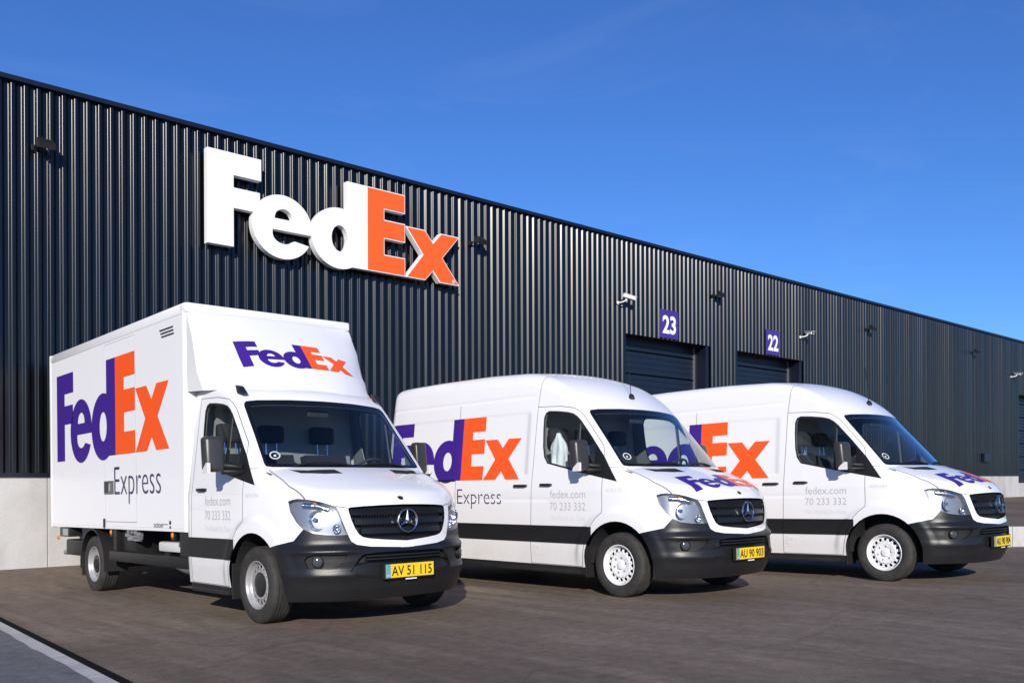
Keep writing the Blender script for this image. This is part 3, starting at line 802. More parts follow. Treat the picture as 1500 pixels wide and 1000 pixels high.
def components(V, Fs):
    par = list(range(len(V)))
    def fd(i):
        while par[i] != i: par[i] = par[par[i]]; i = par[i]
        return i
    for f in Fs:
        for i in f[1:]: par[fd(i)] = fd(f[0])
    g_ = {}
    for f in Fs: g_.setdefault(fd(f[0]), []).append(f)
    out = []
    for fs in g_.values():
        used = sorted({i for f in fs for i in f}); rm = {u: i for i, u in enumerate(used)}
        out.append((used, [tuple(rm[i] for i in f) for f in fs]))
    return out
def patch_pieces(name, V, Fs, m, parent, N=None, shift=None, smooth=True):
    """every separate piece of a half patch becomes its own object, once per side (or once when it crosses the middle)"""
    objs = []
    for used, fs in components(V, Fs):
        v = V[used]; n_ = None if N is None else N[used]
        mid = (np.abs(v[:, 0]) < 1e-4).any()
        if shift is not None: v, fs = with_walls(v, fs, shift[used]); n_ = None
        objs += patch(name, v, fs, m, parent, n_, both=bool(mid), smooth=smooth)
    return objs
# ================================================================ wheels
def rim_face(n, r0, rh, r1, y0, y1, hole):
    """annulus r0..r1 with n round openings; small facets between opening and sector edge"""
    V = []; Fs = []; K = 10; w2 = math.pi/n
    for i in range(n):
        a0 = 2*math.pi*i/n; o = len(V)
        for k in range(K):
            t = 2*math.pi*(k+.5)/K; c, s = math.cos(t), math.sin(t); q = max(abs(c), abs(s)); u, v = c/q, s/q
            r = (r0+r1)/2+u*(r1-r0)/2; a = a0+v*w2; d = y0+(y1-y0)*(r-r0)/(r1-r0)
            V.append((r*math.cos(a), d, r*math.sin(a)))
        for lv in (0, .005):
            for k in range(K):
                t = 2*math.pi*(k+.5)/K; r = rh+hole*math.cos(t)*1.12; a = a0+hole*math.sin(t)/rh; d = y0+(y1-y0)*(r-r0)/(r1-r0)+lv
                V.append((r*math.cos(a), d, r*math.sin(a)))
        for k in range(K):
            k2 = (k+1) % K
            Fs += [(o+k, o+k2, o+K+k2, o+K+k), (o+K+k, o+K+k2, o+2*K+k2, o+2*K+k)]
    return V, Fs
def make_wheel(parent, pos, side, rim_mat, dark_hub, dual=False):
    """wheel hub axis along x; outer face towards side (-1 = -x)"""
    e = bpy.data.objects.new('wheel', None); C.objects.link(e); e.parent = parent; e.location = pos
    e.rotation_euler = (0, 0, R(-90) if side < 0 else R(90))     # local -y -> outward
    def tyre(off):
        Rr, hw = .347, .116; p = [(.205, -.088), (.222, -.100), (.262, -.113), (.300, -.112), (.325, -.103), (.338, -.094), (.3455, -.080)]
        for g in (-.052, -.018, .018, .052): p += [(.347, g-.007), (.339, g-.0045), (.339, g+.0045), (.347, g+.007)]
        p += [(.3455, .080), (.338, .094), (.325, .103), (.300, .112), (.262, .113), (.222, .100), (.205, .088)]
        return [(r, t+off) for r, t in p]
    m = MB()
    m.lathe(tyre(0), (0, 0, 0), (0, 1, 0), 64, closed=True)
    if dual: m.lathe(tyre(.265), (0, 0, 0), (0, 1, 0), 64, closed=True)
    m.build('tyre', TYRE, e, True, 30)
    r = MB()
    r.lathe([(.216, -.090), (.219, -.097), (.213, -.101), (.205, -.094), (.200, -.070), (.192, -.052), (.186, -.046)], (0, 0, 0), (0, 1, 0), 48)
    r.V, r.F = r.V, [f for f in r.F if len(f) == 4]
    fv, ff = rim_face(16, .133, .160, .187, -.062, -.045, .0188); r.add(fv, ff)
    r2 = MB(); r2.lathe([(.133, -.062), (.127, -.066), (.100, -.060), (.085, -.056), (.082, -.045)] if dark_hub else [(.133, -.062), (.127, -.067), (.095, -.064), (.070, -.060), (.062, -.055), (.052, -.056), (.047, -.066), (.0, -.070)], (0, 0, 0), (0, 1, 0), 48)
    r2.F = [f for f in r2.F if len(f) <= 4 or not dark_hub]
    r.add(r2.V, [f for f in r2.F if len(f) == 4])
    r.build('rim', rim_mat, e, True, 40)
    MB().lathe([(.0, .0), (.19, .005), (.19, .08), (0, .08)], (0, 0, 0), (0, 1, 0), 32).build('brake_drum', DARK, e, True, 30)
    h = MB()
    if dark_hub: h.lathe([(.112, -.050), (.112, -.066), (.100, -.071), (.060, -.074), (0, -.074)], (0, 0, 0), (0, 1, 0), 32)
    else: h.lathe([(.046, -.064), (.044, -.074), (.03, -.079), (0, -.080)], (0, 0, 0), (0, 1, 0), 24)
    h.build('hub_cap', PLASTIC if dark_hub else rim_mat, e, True, 40)
    if not dark_hub:
        for k in range(6):
            b = MB(); a = 2*math.pi*k/6+.26; b.lathe([(.011, -.060), (.011, -.074), (.006, -.077), (0, -.077)], (.083*math.cos(a), 0, .083*math.sin(a)), (0, 1, 0), 6)
            b.build('wheel_nut', GALV, e)
    return e

# ================================================================ shared front end and cab
def lamp_bowl(parent, c, r, depth, axis):
    m = MB(); m.lathe([(r, 0), (r*.96, depth*.2), (r*.75, depth*.62), (r*.38, depth*.92), (0, depth)], c, axis, 28)
    m.F = [f for f in m.F if len(f) == 4]; m.build('reflector_bowl', REFLECT, parent, True, 60)
    b = MB(); b.lathe([(0, depth*.25), (r*.22, depth*.3), (r*.26, depth*.55), (r*.26, depth), (0, depth)], c, axis, 16); b.build('bulb_shield', CHROME, parent, True, 40)
def build_front(root, low, yr, sh, liner_to, mo=0.):
    P = sh
    def whole(key, name, m, **k):
        if key in P: return patch(name, P[key][0], P[key][1], m, root, P[key][2], **k)[0]
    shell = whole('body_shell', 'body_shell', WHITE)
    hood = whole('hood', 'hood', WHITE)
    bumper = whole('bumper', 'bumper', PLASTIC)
    V, Fs, G = P['bumper_centre']; V2, F2 = with_walls(V, Fs, -G*.026)
    bc = patch('centre_panel', V2, F2, PLASTIC, bumper)[0]
    V, Fs, G = P['air_intake']; V2, F2 = with_walls(V, Fs, np.array([0, .06, 0])); patch('air_intake', V2, F2, DARK, bumper)
    xs_ = np.linspace(-.40, .40, 21)
    for z0, z1 in ((.573, .584), (.600, .611)):
        m = MB(); y = surf_y(xs_, xs_*0+.6, low, yr); Vv = []
        for xx, yy in zip(xs_, y): Vv += [(xx, yy+.012, z0), (xx, yy+.012, z1), (xx, yy+.05, z1), (xx, yy+.05, z0)]
        n = len(xs_); m.add(Vv, [(4*i+a, 4*i+(a+1) % 4, 4*i+4+(a+1) % 4, 4*i+4+a) for i in range(n-1) for a in range(4)]+[(0, 1, 2, 3), (4*n-1, 4*n-2, 4*n-3, 4*n-4)])
        m.build('intake_slat', PLASTIC_S, bumper)
    for s in (-1, 1):
        V, Fs, G = P['fog_recess']; V2, F2 = with_walls(V, Fs, -G*.03)
    fr_ = patch('fog_lamp_recess', V2, F2, PLASTIC_S, bumper, both=False)
    for s, o in zip((-1, 1), fr_):
        ax = Vector((s*.55, -.83, 0)).normalized(); c = Vector((s*.772, -.745, .570))
        f = MB(); f.lathe([(.052, -.03), (.052, .012), (.046, .016), (.042, .010), (0, .014)], c, -ax*-1, 24); f.build('fog_lamp', BLACKM, o, True, 35)
        f = MB(); f.lathe([(.040, .0145), (.03, .019), (0, .021)], c, ax, 20); f.build('fog_lens', FOGL, o, True, 60)
    # headlamps
    V, Fs, G = P['headlamp_cover']
    V2, F2 = with_walls(V, Fs, -G*.055-np.array([0, -.02, 0]))
    hs = patch('headlamp', V2, F2, LAMPGREY, root, both=False)
    cv = patch('headlamp_cover', V, Fs, GLASS_H, root, G, both=False)
    for s, h, c_ in zip((-1, 1), hs, cv):
        c_.parent = h
        lamp_bowl(h, (s*.735, -.688, .925), .086, .06, (s*-.10, .95, 0))
        lamp_bowl(h, (s*.615, -.800, .850), .038, .03, (s*-.10, .95, 0))
        b = MB(); b.tube([(s*.80, -.56, 1.055), (s*.72, -.655, 1.045), (s*.645, -.725, 1.015)], [.024, .028, .022], 10); b.build('turn_signal', REFLECT, h, True, 60)
        a = MB(); a.lathe([(0, -.01), (.016, -.008), (.016, .01), (0, .012)], (s*.735, -.648, 1.062), (0, 1, 0), 12); a.build('amber_bulb', AMBER, h, True, 50)
    # grille
    V, Fs, G = P['grille_cavity']; V2, F2 = with_walls(V, Fs, np.array([0, .055, 0]))
    gr = patch('grille', V2, F2, PLASTIC_S, root)[0]
    gz_ = [p_[1] for p_ in GRIL[::-1]]; gx_ = [-p_[0] for p_ in GRIL[::-1]]
    for z0, z1 in ((.952, 1.018), (.868, .938), (.786, .856)):
        xm = min(np.interp(z, gz_[1:-4], gx_[1:-4]) for z in (z0, z1))-.012; n = 25; xs_ = np.linspace(-xm, xm, n)
        ya = surf_y(xs_, xs_*0+z0, low, yr); yb = surf_y(xs_, xs_*0+z1, low, yr); Vv = []
        for xx, a_, b_ in zip(xs_, ya, yb): Vv += [(xx, a_+.020, z0), (xx, a_+.006, z0+.012), (xx, b_+.010, z1-.010), (xx, b_+.026, z1), (xx, b_+.05, z1-.02), (xx, a_+.05, z0+.02)]
        m = MB(); m.add(Vv, [(6*i+a, 6*i+(a+1) % 6, 6*i+6+(a+1) % 6, 6*i+6+a) for i in range(n-1) for a in range(6)]+[(0, 1, 2, 3, 4, 5), tuple(range(6*n-6, 6*n))[::-1]])
        m.build('grille_bar', PLASTIC, gr, True, 30)
    gm = MB()                         # fine uprights behind the bars
    for k in range(-16, 17):
        x_ = k*.026
        if abs(x_) < .44: gm.box(x_-.003, x_+.003, -.945+.3*x_*x_, -.935+.3*x_*x_, .775, 1.02)
    tag(gm.build('grille_mesh', PLASTIC_S, gr), kind='stuff')
    st = MB(); st.lathe([(.094, -.006), (.101, -.010), (.107, -.006), (.107, .010), (.094, .010)], (0, -.985, .905), (0, 1, 0), 48, closed=True)
    for k in range(3):
        a = R(90+120*k); d = Vector((math.cos(a), 0, math.sin(a))); pz = Vector((-d.z, 0, d.x)); c = Vector((0, -.985, .905))
        st.add([c+d*.098-Vector((0, .004, 0)), c+pz*.019, c-pz*.019, c-Vector((0, .014, 0)), c+d*.098+Vector((0, .006, 0)), c+pz*.019+Vector((0, .01, 0)), c-pz*.019+Vector((0, .01, 0))], [(0, 1, 3), (0, 3, 2), (0, 4, 5, 1), (0, 2, 6, 4)])
    st.build('star_badge', DCHROME, gr, True, 25)
    em = MB(); em.lathe([(.028, 0), (.026, .006), (0, .009)], (0, -.878, float(surf_z([0], [-.878], low, yr)[0])-.001), (0, -.55, .83), 20); em.build('hood_badge', BLACKM, hood, True, 40)
    V, Fs, G = P['hood_vent']; V2, F2 = with_walls(V, Fs, np.array([0, 0, -.010])); vt = patch('hood_vent', V2, F2, DARK, hood, both=False)
    # windscreen
    ws = whole('windscreen', 'windscreen', GLASS_W)
    wb = patch('windscreen_border', *P['windscreen_border'][:2], FRIT, ws, P['windscreen_border'][2])[0]
    xs_ = np.array([-.60, -.50, -.35, -.15, .05])
    for x0, dx in ((-.62, 1), (.05, 1)):
        xx = x0+np.linspace(0, .56, 9); zz = 1.418+.03*np.sin(np.linspace(0, 3.1, 9)); yy = surf_y(xx, zz, low, yr)-.012
        MB().tube(list(zip(xx, yy, zz)), .008, 6).build('wiper', RUBBER, ws)
    sx = np.array([-.735]); sz = np.array([1.515]); sy = float(surf_y(sx, sz, low, yr)[0])
    G1 = grad(np.array([[sx[0], sy, sz[0]]]), low, yr)[0]; ax = Vector(G1)
    r_ = MB(); r_.lathe([(.038, .002), (.050, .002), (.050, .0035), (.038, .0035)], Vector((sx[0], sy, sz[0])), ax, 36, closed=True)
    r_.lathe([(.013, .002), (.013, .0035), (0, .0035)], Vector((sx[0], sy, sz[0]-.004)), ax, 14)
    r_.build('round_sticker', STICK, ws)
    # doors
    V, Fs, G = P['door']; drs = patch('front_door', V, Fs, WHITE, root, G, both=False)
    wn = patch('window', *P['window'][:2], GLASS_S, root, P['window'][2], both=False); qw = patch('quarter_window', *P['quarter_window'][:2], GLASS_S, root, P['quarter_window'][2], both=False)
    sl_ = patch('window_seal', *P['window_seal'][:2], RUBBER, root, P['window_seal'][2], both=False); mp = patch('mirror_plate', *P['mirror_plate'][:2], PLASTIC_S, root, P['mirror_plate'][2], both=False)
    V, Fs, G = P['door_moulding']; V2, F2 = with_walls(V, Fs, G*.012); md = patch('door_moulding', V2, F2, PLASTIC_S, root, both=False)
    for k, d in enumerate(drs):
        s = (-1, 1)[k]
        for o in (wn[k], qw[k], sl_[k], mp[k], md[k]): o.parent = d
        xb = abs(float(surf_x([1.07], [1.215], low, yr)[0]))
        h = MB(); h.tube([(s*(xb+.000), 1.165, 1.215), (s*(xb+.022), 1.14, 1.216), (s*(xb+.026), 1.07, 1.216), (s*(xb+.024), 1.0, 1.215), (s*(xb+.0), .975, 1.214)], [.013, .017, .016, .017, .013], 10)
        h.build('handle', BLACKM, d, True, 50)
        mk = MB(); mk.box(s*(xb+.001)-.002, s*(xb+.001)+.002, 1.245, 1.295, .800, .812) if s < 0 else mk.box(xb-.001, xb+.003, 1.245, 1.295, .800, .812)
        mk.build('key_slot', BLACKM, d)
        # mirror
        mr = link('door_mirror', None, None, root); 
        bm = bmesh.new(); bmesh.ops.create_cube(bm, size=1)
        for v in bm.verts:
            u, t, z = v.co.x*2, v.co.y*2, v.co.z*2
            v.co = (s*(1.098+.105*u*s*1.0) if False else s*(1.118+mo)+.088*u, .395+.058*t+(.03 if z > 0 else 0)+.02*(u*s), 1.535+.165*z)
        bmesh.ops.bevel(bm, geom=bm.edges[:]+bm.verts[:], offset=.042, segments=4, profile=.55, affect='EDGES')
        bmesh.ops.recalc_face_normals(bm, faces=bm.faces[:]); me = bpy.data.meshes.new('mirror_housing'); bm.to_mesh(me); bm.free()
        me.polygons.foreach_set('use_smooth', [True]*len(me.polygons)); me.set_sharp_from_angle(angle=R(50))
        link('mirror_housing', me, MIRRORP, mr)
        g_ = MB(); g_.box(s*(1.118+mo)-.07, s*(1.118+mo)+.07, .452, .466, 1.41, 1.66, .006); g_.build('mirror_glass', CHROME, mr)
        ar_ = MB(); xb2 = .955
        ar_.tube([(s*(1.05+mo), .37, 1.43), (s*.99, .33, 1.42), (s*(xb2-.01), .24, 1.41)], [.034, .032, .036], 10); ar_.tube([(s*(1.05+mo), .38, 1.375), (s*.98, .32, 1.37), (s*(xb2-.01), .22, 1.37)], [.028, .028, .032], 10)
        ar_.build('mirror_arm', PLASTIC_S, mr, True, 50)
        i_ = MB(); i_.prism([(.325, 1.358), (.43, 1.358), (.42, 1.395), (.345, 1.455), (.325, 1.45)], 0, s*(1.195+mo)-.016, s*(1.195+mo)+.016); i_.build('side_repeater', GLASS_IND, mr, True, 40)
    # gaps, sills
    V, Fs, G = P['panel_gap']; patch_pieces('panel_gap', V-G*.004, Fs, SEAM, shell, G)
    V, Fs, G = P['sill']; patch_pieces('sill', V-G*.012, Fs, PLASTIC_S, shell)
    for s in (-1, 1):
        for ya, yb in (((.56, 1.34),) if low else ((.56, REAR_AXLE-.5),)):
            MB().box(min(s*.90, s*.985), max(s*.90, s*.985), ya, yb, .215, .262, .012).build('side_step', PLASTIC_S, shell, True, 40)
    # dark lining behind the painted panels of the cab
    Vs = []; Fa = []
    for k in ('body_shell', 'door', 'hood', 'window_seal', 'mirror_plate', 'windscreen_border'):
        V, Fs, G = P[k]; o = len(Vs); d = V-G*(.022 if k != 'windscreen_border' else .012)
        keep = [f for f in Fs if np.mean(V[list(f), 1]) < liner_to and np.mean(V[list(f), 2]) > 1.02 and np.mean(V[list(f), 1]) > -.15]
        Vs += [*d]; Fa += [tuple(i+o for i in f)[::-1] for f in keep]
    used = sorted({i for f in Fa for i in f}); rm = {u: i for i, u in enumerate(used)}
    patch('cab_lining', np.array([Vs[u] for u in used]), [tuple(rm[i] for i in f) for f in Fa], CABGREY, shell)
    # floor, dash, seats, wheel
    MB().box(-.90, .90, .42, liner_to-.04, .34, .52).build('cab_floor', DARK, shell); MB().box(-.58, .58, -.72, -.17, .45, 1.0).build('engine_bay', DARK, shell)
    ds = MB(); ds.prism([(-.16, .9), (-.13, 1.335), (.02, 1.372), (.20, 1.36), (.30, 1.28), (.30, 1.0), (.18, .9)], 0, -.88, .88); ds.build('dashboard', CABDARK, shell)
    for nm, xs0, hx in (('seat', -.62, .215), ('seat', -.16, .215), ('seat', .45, .25)):
        e = bpy.data.objects.new('seat', None); C.objects.link(e); e.parent = shell
        q = MB(); q.box(xs0-hx, xs0+hx, .52, 1.02, .78, .95, .05); q.build('seat_cushion', SEATM, e, True, 60)
        q = MB(); q.prism([(.94, .90), (1.06, .90), (1.26, 1.56), (1.14, 1.58)], 0, xs0-hx, xs0+hx); q.build('backrest', SEATM, e)
        q = MB(); q.box(xs0-.14, xs0+.14, 1.17, 1.28, 1.70, 1.89, .045); q.build('headrest', SEATM, e, True, 60)
        for dx in (-.06, .06): MB().tube([(xs0+dx, 1.205, 1.55), (xs0+dx, 1.225, 1.74)], .008, 6).build('headrest_post', CHROME, e)
    sw = MB(); ax = Vector((0, .75, .66)).normalized(); c = Vector((.45, .33, 1.36)); u = Vector((1, 0, 0)); v = ax.cross(u)
    sw.tube([c+(u*math.cos(2*math.pi*k/24)+v*math.sin(2*math.pi*k/24))*.19 for k in range(25)], .014, 6)
    sw.tube([c-u*.18, c-ax*.04, c+u*.18], .016, 6); sw.tube([c-ax*.04, c-v*.18], .016, 6); sw.tube([c-ax*.02, c-ax*.25], .03, 8)
    sw.build('steering_wheel', CABDARK, shell, True, 50)
    MB().box(-.12, .12, .52, .545, 1.93, 2.0, .01).build('rear_view_mirror', CABDARK, shell)
    bh = MB(); bh.box(-.86, .86, liner_to-.03, liner_to, .5, 2.12 if low else 2.3); bh.build('bulkhead', BULK, shell)
    # wheel wells and underbody
    for ya in ([0] if low else [0, REAR_AXLE]):
        for s in (-1, 1):
            n = 20; Vv = []
            for xx in (s*.62, s*.955):
                Vv += [(xx, ya+.468*math.cos(math.pi*k/n), .345+.468*math.sin(math.pi*k/n)) for k in range(n+1)]+[(xx, ya-.468, .22), (xx, ya+.468, .22)]
            m = MB(); k2 = n+3; m.add(Vv, [(i, i+1, k2+i+1, k2+i) for i in range(n)]+[tuple(range(n+1))+(n+1, n+2)]+[(n, n+1, k2+n+1, k2+n), (n+2, 0, k2, k2+n+2)]); m.build('wheel_well', DARK, shell)
    MB().box(-.60, .60, -.74, (1.36 if low else yr-.12), .25, .42).build('underbody', DARK, shell)
    for s in (-1, 1): MB().box(min(s*.61, s*.88), max(s*.61, s*.88), .52, (1.36 if low else REAR_AXLE-.5), .24, .33).build('side_member', DARK, shell)
    sp = MB(); xs_ = np.linspace(-.80, .80, 21); yy = surf_y(xs_, xs_*0+.30, low, yr); Vv = []
    for x_, y_ in zip(xs_, yy): Vv += [(x_, y_+.05, .285), (x_, y_+.085, .235), (x_, y_+.20, .235), (x_, y_+.18, .285)]
    sp.add(Vv, [(4*i+a, 4*i+(a+1) % 4, 4*i+4+(a+1) % 4, 4*i+4+a) for i in range(20) for a in range(4)]+[(0, 1, 2, 3), (83, 82, 81, 80)]); sp.build('front_skirt', DARK, bumper)
    for s in (-1, 1):
        f = MB(); f.box(min(s*.76, s*.975), max(s*.76, s*.975), .455, .475, .185, .52, .006); f.build('mud_flap', PLASTIC_S, shell)
    return shell, hood, bumper, drs
GLASS_IND = mat('clear repeater lens', (.72, .70, .68), .15, coat=.6)

def plate_parts(parent, text):
    """EU style yellow number plate with blue band under the bumper centre; front face at y=-1.02"""
    e = bpy.data.objects.new('number_plate', None); C.objects.link(e); e.parent = parent
    MB().box(-.272, .272, -1.012, -.975, .398, .536, .006).build('plate_frame', PLASTIC_S, e)
    MB().box(-.258, .258, -1.0165, -1.0125, .410, .528).build('plate_face', YELLOW, e)
    MB().box(-.258, -.212, -1.0195, -1.0170, .4101, .5279).build('blue_band', EUBLUE, e)
    V, Fs = text_mesh(text, .012, 1.02); wv = V[:, 0].max(); hv = V[:, 1].max()
    V2 = np.stack([-.200+V[:, 0]*(.435/wv), -1.0195+0*V[:, 0], .428+V[:, 1]*(.082/hv)], -1)
    link('plate_characters', mesh('plate_characters', V2, Fs), BLACKTXT, e)
    V, Fs = text_mesh('DK', .01); sc = .03/V[:, 0].max()
    link('country_code', mesh('country_code', np.stack([-.25+V[:, 0]*sc, -1.0215+0*V[:, 0], .425+V[:, 1]*sc], -1), Fs), CCTVW, e)
    MB().box(-.05, .07, -1.0145, -1.012, .386, .397).build('dealer_strip', CCTVW, e)
    return e
def logo_side(parent, low, yr, y0, z0, width, height):
    for g_ in 'FedEx':
        V, Fs = curve_mesh(GLYPH[g_])
        V3, F3 = side_decal(V, Fs, low, yr, y0, z0, width/GW, height/GH, du=.03, dv=.03, lift=.0045)
        link('logo_letter', mesh('logo_letter', V3, F3), PURPLE if g_ in 'Fed' else ORANGE, parent)
def side_text(parent, low, yr, s, y0, y1, z0, zh, m, thick=0., name='lettering', dv=.1, apart=False):
    V, Fs = text_mesh(s, thick); su = (y0-y1)/V[:, 0].max(); sv = zh/max(V[:, 1].max(), .01)
    V3, F3 = side_decal(V, Fs, low, yr, y0, z0, su, sv, du=.4, dv=dv, lift=.002)
    if apart:
        for used, fs in components(V3, F3): link('letter', mesh('letter', V3[used], fs), m, parent)
        return
    return tag(link(name, mesh(name, V3, F3), m, parent), kind='stuff')
def door_texts(door, low, yr, number):
    side_text(door, low, yr, 'fedex.com', 1.0, .445, 1.062, .092, GREYTXT, -.004)
    side_text(door, low, yr, '70 233 332', 1.005, .447, .925, .088, GREYTXT, -.004)
    side_text(door, low, yr, 'The World On Time', 1.008, .452, .812, .052, GREYTXT2, -.004)
    # small pictogram label low on the door
    m = MB()
    for y_, z_, a, b in ((1.30, .505, .05, .006), (1.30, .48, .05, .006), (1.30, .455, .03, .006), (1.235, .505, .04, .006), (1.235, .47, .04, .03), (1.30, .42, .05, .02), (1.24, .41, .04, .006), (1.285, .385, .06, .006)):
        x_ = float(surf_x([y_], [z_], low, yr)[0]); m.box(x_-.003, x_-.0015, y_-a, y_, z_, z_+b)
    tag(m.build('instruction_label', GREYTXT2, door), kind='stuff')
# ================================================================ placing
def place(o, x, y, psi, pitch):
    ps, pt = R(psi), R(pitch)
    rot = Matrix(((math.cos(ps), -math.sin(ps), 0), (math.sin(ps), math.cos(ps), 0), (0, 0, 1)))
    tilt = Matrix(((1, 0, 0), (0, math.cos(pt), -math.sin(pt)), (0, math.sin(pt), math.cos(pt))))
    n = Vector((-GA, -GB, 1)).normalized(); q = Vector((0, 0, 1)).rotation_difference(n).to_matrix()
    Mx = (q @ rot @ tilt).to_4x4(); Mx.translation = (x, y, GA*x+GB*y); o.matrix_world = Mx

# ================================================================ panel vans
YRV = 4.46
def build_van():
    root = empty('panel_van')
    sh = vehicle_shell(root, False, YRV)
    shell, hood, bumper, drs = build_front(root, False, YRV, sh, 1.42)
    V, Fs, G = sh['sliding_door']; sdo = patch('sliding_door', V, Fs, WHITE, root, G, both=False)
    V, Fs, G = sh['side_moulding']; patch_pieces('side_moulding', V, Fs, PLASTIC_S, root, None, G*.012)
    for s, o in zip((-1, 1), sdo):
        xb = abs(float(surf_x([1.5], [1.207], False, YRV)[0]))
        h = MB(); h.tube([(s*xb, 1.62, 1.208), (s*(xb+.022), 1.59, 1.208), (s*(xb+.026), 1.50, 1.208), (s*(xb+.022), 1.42, 1.207), (s*xb, 1.39, 1.207)], [.013, .017, .016, .017, .013], 10)
        h.build('handle', BLACKM, o, True, 50)
        xr = abs(float(surf_x([3.0], [1.29], False, YRV)[0]))
        r = MB(); r.box(min(s*(xr-.02), s*(xr+.008)), max(s*(xr-.02), s*(xr+.008)), 2.75, 4.10, 1.275, 1.300, .004); r.build('door_rail', BLACKM, root)
    # wheels
    for ya in (0, REAR_AXLE):
        for s in (-1, 1): make_wheel(root, (s*.862, ya, .345), s, RIMW, False)
    # roof aerial
    za = 2.232; ya = .60
    a = MB(); a.lathe([(.035, -.03), (.032, .012), (.02, .03), (.008, .042)], (0, ya, za+.02), (0, .35, 1), 16); ao = a.build('aerial_base', RUBBER, root, True, 40)
    MB().tube([(0, ya+.01, za+.05), (0, ya+.05, za+.62)], [.005, .003], 6).build('aerial_rod', BLACKM, ao)
    # rear lamps
    for s in (-1, 1):
        MB().box(min(s*.86, s*.93), max(s*.86, s*.93), YRV-.14, YRV-.09, 1.0, 1.45, .01).build('tail_lamp', mat('red lens', (.35, .01, .008), .25), root)
    rb = MB(); rb.box(-.93, .93, YRV-.20, YRV+.03, .36, .58, .03); rb.build('rear_bumper', PLASTIC, root, True, 40)
    # lettering
    logo_side(root, False, YRV, 4.20, 1.288, 2.665, .792)
    side_text(sdo[0], False, YRV, 'Express', 2.695, 1.847, .988, .188, NAVYTXT, -.012, apart=True)
    door_texts(drs[0], False, YRV, None)
    # hood lettering
    for g_ in 'FedEx':
        V, Fs = curve_mesh(GLYPH[g_]); V, Fs = split_flat(V, Fs, .12, .12)
        x = -.590+V[:, 0]*(1.18/GW); y = -.755+V[:, 1]*(.285/GH)+.05*(1-(x/.6)**2)*-1.0
        z = surf_z(x, y, False, YRV)+.004
        link('hood_letter', mesh('hood_letter', np.stack([x, y, z], -1), Fs, True), PURPLE if g_ in 'Fed' else ORANGE, hood)
    return root
vanA = build_van()
vanB = copy_tree(vanA)
def num(root, s):
    shell = [o for o in root.children if o.name.startswith('body_shell')][0]
    side_text(shell, False, YRV, s, .150, -.065, 1.128, .042, GREYTXT2, .0, 'fleet_number')
def find(root, n): return [o for o in root.children if o.name.split('.')[0] == n][0]
num(vanA, '409370'); num(vanB, '409389')
plate_parts(find(vanA, 'bumper'), 'AU 90 903'); plate_parts(find(vanB, 'bumper'), 'AU 90 904')
place(vanA, 8.4666, 6.5885, .2435, .35); place(vanB, 11.7824, 5.2706, .8349, -.25)
tag(vanA, 'white delivery van with a pale garment hanging inside its door window', 'van', 'white delivery vans')
tag(vanB, 'white delivery van with empty door window, parked on the far side of its twin', 'van', 'white delivery vans')

# white garment hanging inside the window of the first van
cl = MB(); n = 26; rows = [(1.815, .014, .0), (1.795, .030, .006), (1.775, .040, .008), (1.76, .055, .008), (1.735, .085, .010), (1.70, .112, .013), (1.65, .128, .016), (1.57, .122, .022), (1.48, .126, .028), (1.40, .135, .034), (1.33, .140, .036)]
Vv = []
for z, hw, amp in rows:
    for k in range(n):
        t = 2*math.pi*k/n; fold = amp*math.sin(7*t+z*5)+amp*.5*math.sin(11*t-z*13)
        Vv.append((-.835+(.028+fold*.7)*math.sin(t), 1.00+(hw+fold*.35)*math.cos(t), z-.012*abs(math.cos(t))*(hw > .06)))
cl.add(Vv, [(i*n+k, i*n+(k+1) % n, (i+1)*n+(k+1) % n, (i+1)*n+k) for i in range(len(rows)-1) for k in range(n)])
gar = empty('hanging_garment'); tag(gar, 'pale grey-white garment hanging behind the door window of the middle van', 'garment')
gar.matrix_world = vanA.matrix_world.copy()
cl.build('cloth', CLOTHW, gar, True, 60)
MB().tube([(-.83, 1.0, 1.80), (-.83, 1.0, 1.84), (-.825, 1.015, 1.86), (-.825, 1.03, 1.84)], .004, 6).build('hook', CHROME, gar)

# ================================================================ box truck
YRT = 1.42
truck = empty('box_truck')
sh = vehicle_shell(truck, True, YRT)
shell, hood, bumper, drs = build_front(truck, True, YRT, sh, 1.34, .055)
if 'side_moulding' in sh:
    V, Fs, G = sh['side_moulding']; patch_pieces('side_moulding', V, Fs, PLASTIC_S, truck, None, G*.012)
WB = 4.32
for s in (-1, 1):
    make_wheel(truck, (s*.862, 0, .345), s, RIMS, True); make_wheel(truck, (s*.865, WB, .345), s, RIMS, True)
door_texts(drs[0], True, YRT, None)
side_text(shell, True, YRT, '409384', .150, -.065, 1.128, .042, GREYTXT2, .0, 'fleet_number')
plate_parts(bumper, 'AV 51 115')
# cargo box
BX, BY0, BY1, BZ0, BZ1 = .972, 1.455, 6.02, .792, 3.138
box = MB().box(-BX+.03, BX-.03, BY0+.03, BY1-.03, BZ0+.03, BZ1-.03).build('cargo_box', WHITE2, truck)
def cbox(name, m, *a, b=.004, par=None): return MB().box(*a, b).build(name, m, par or box, b > .007, 40)
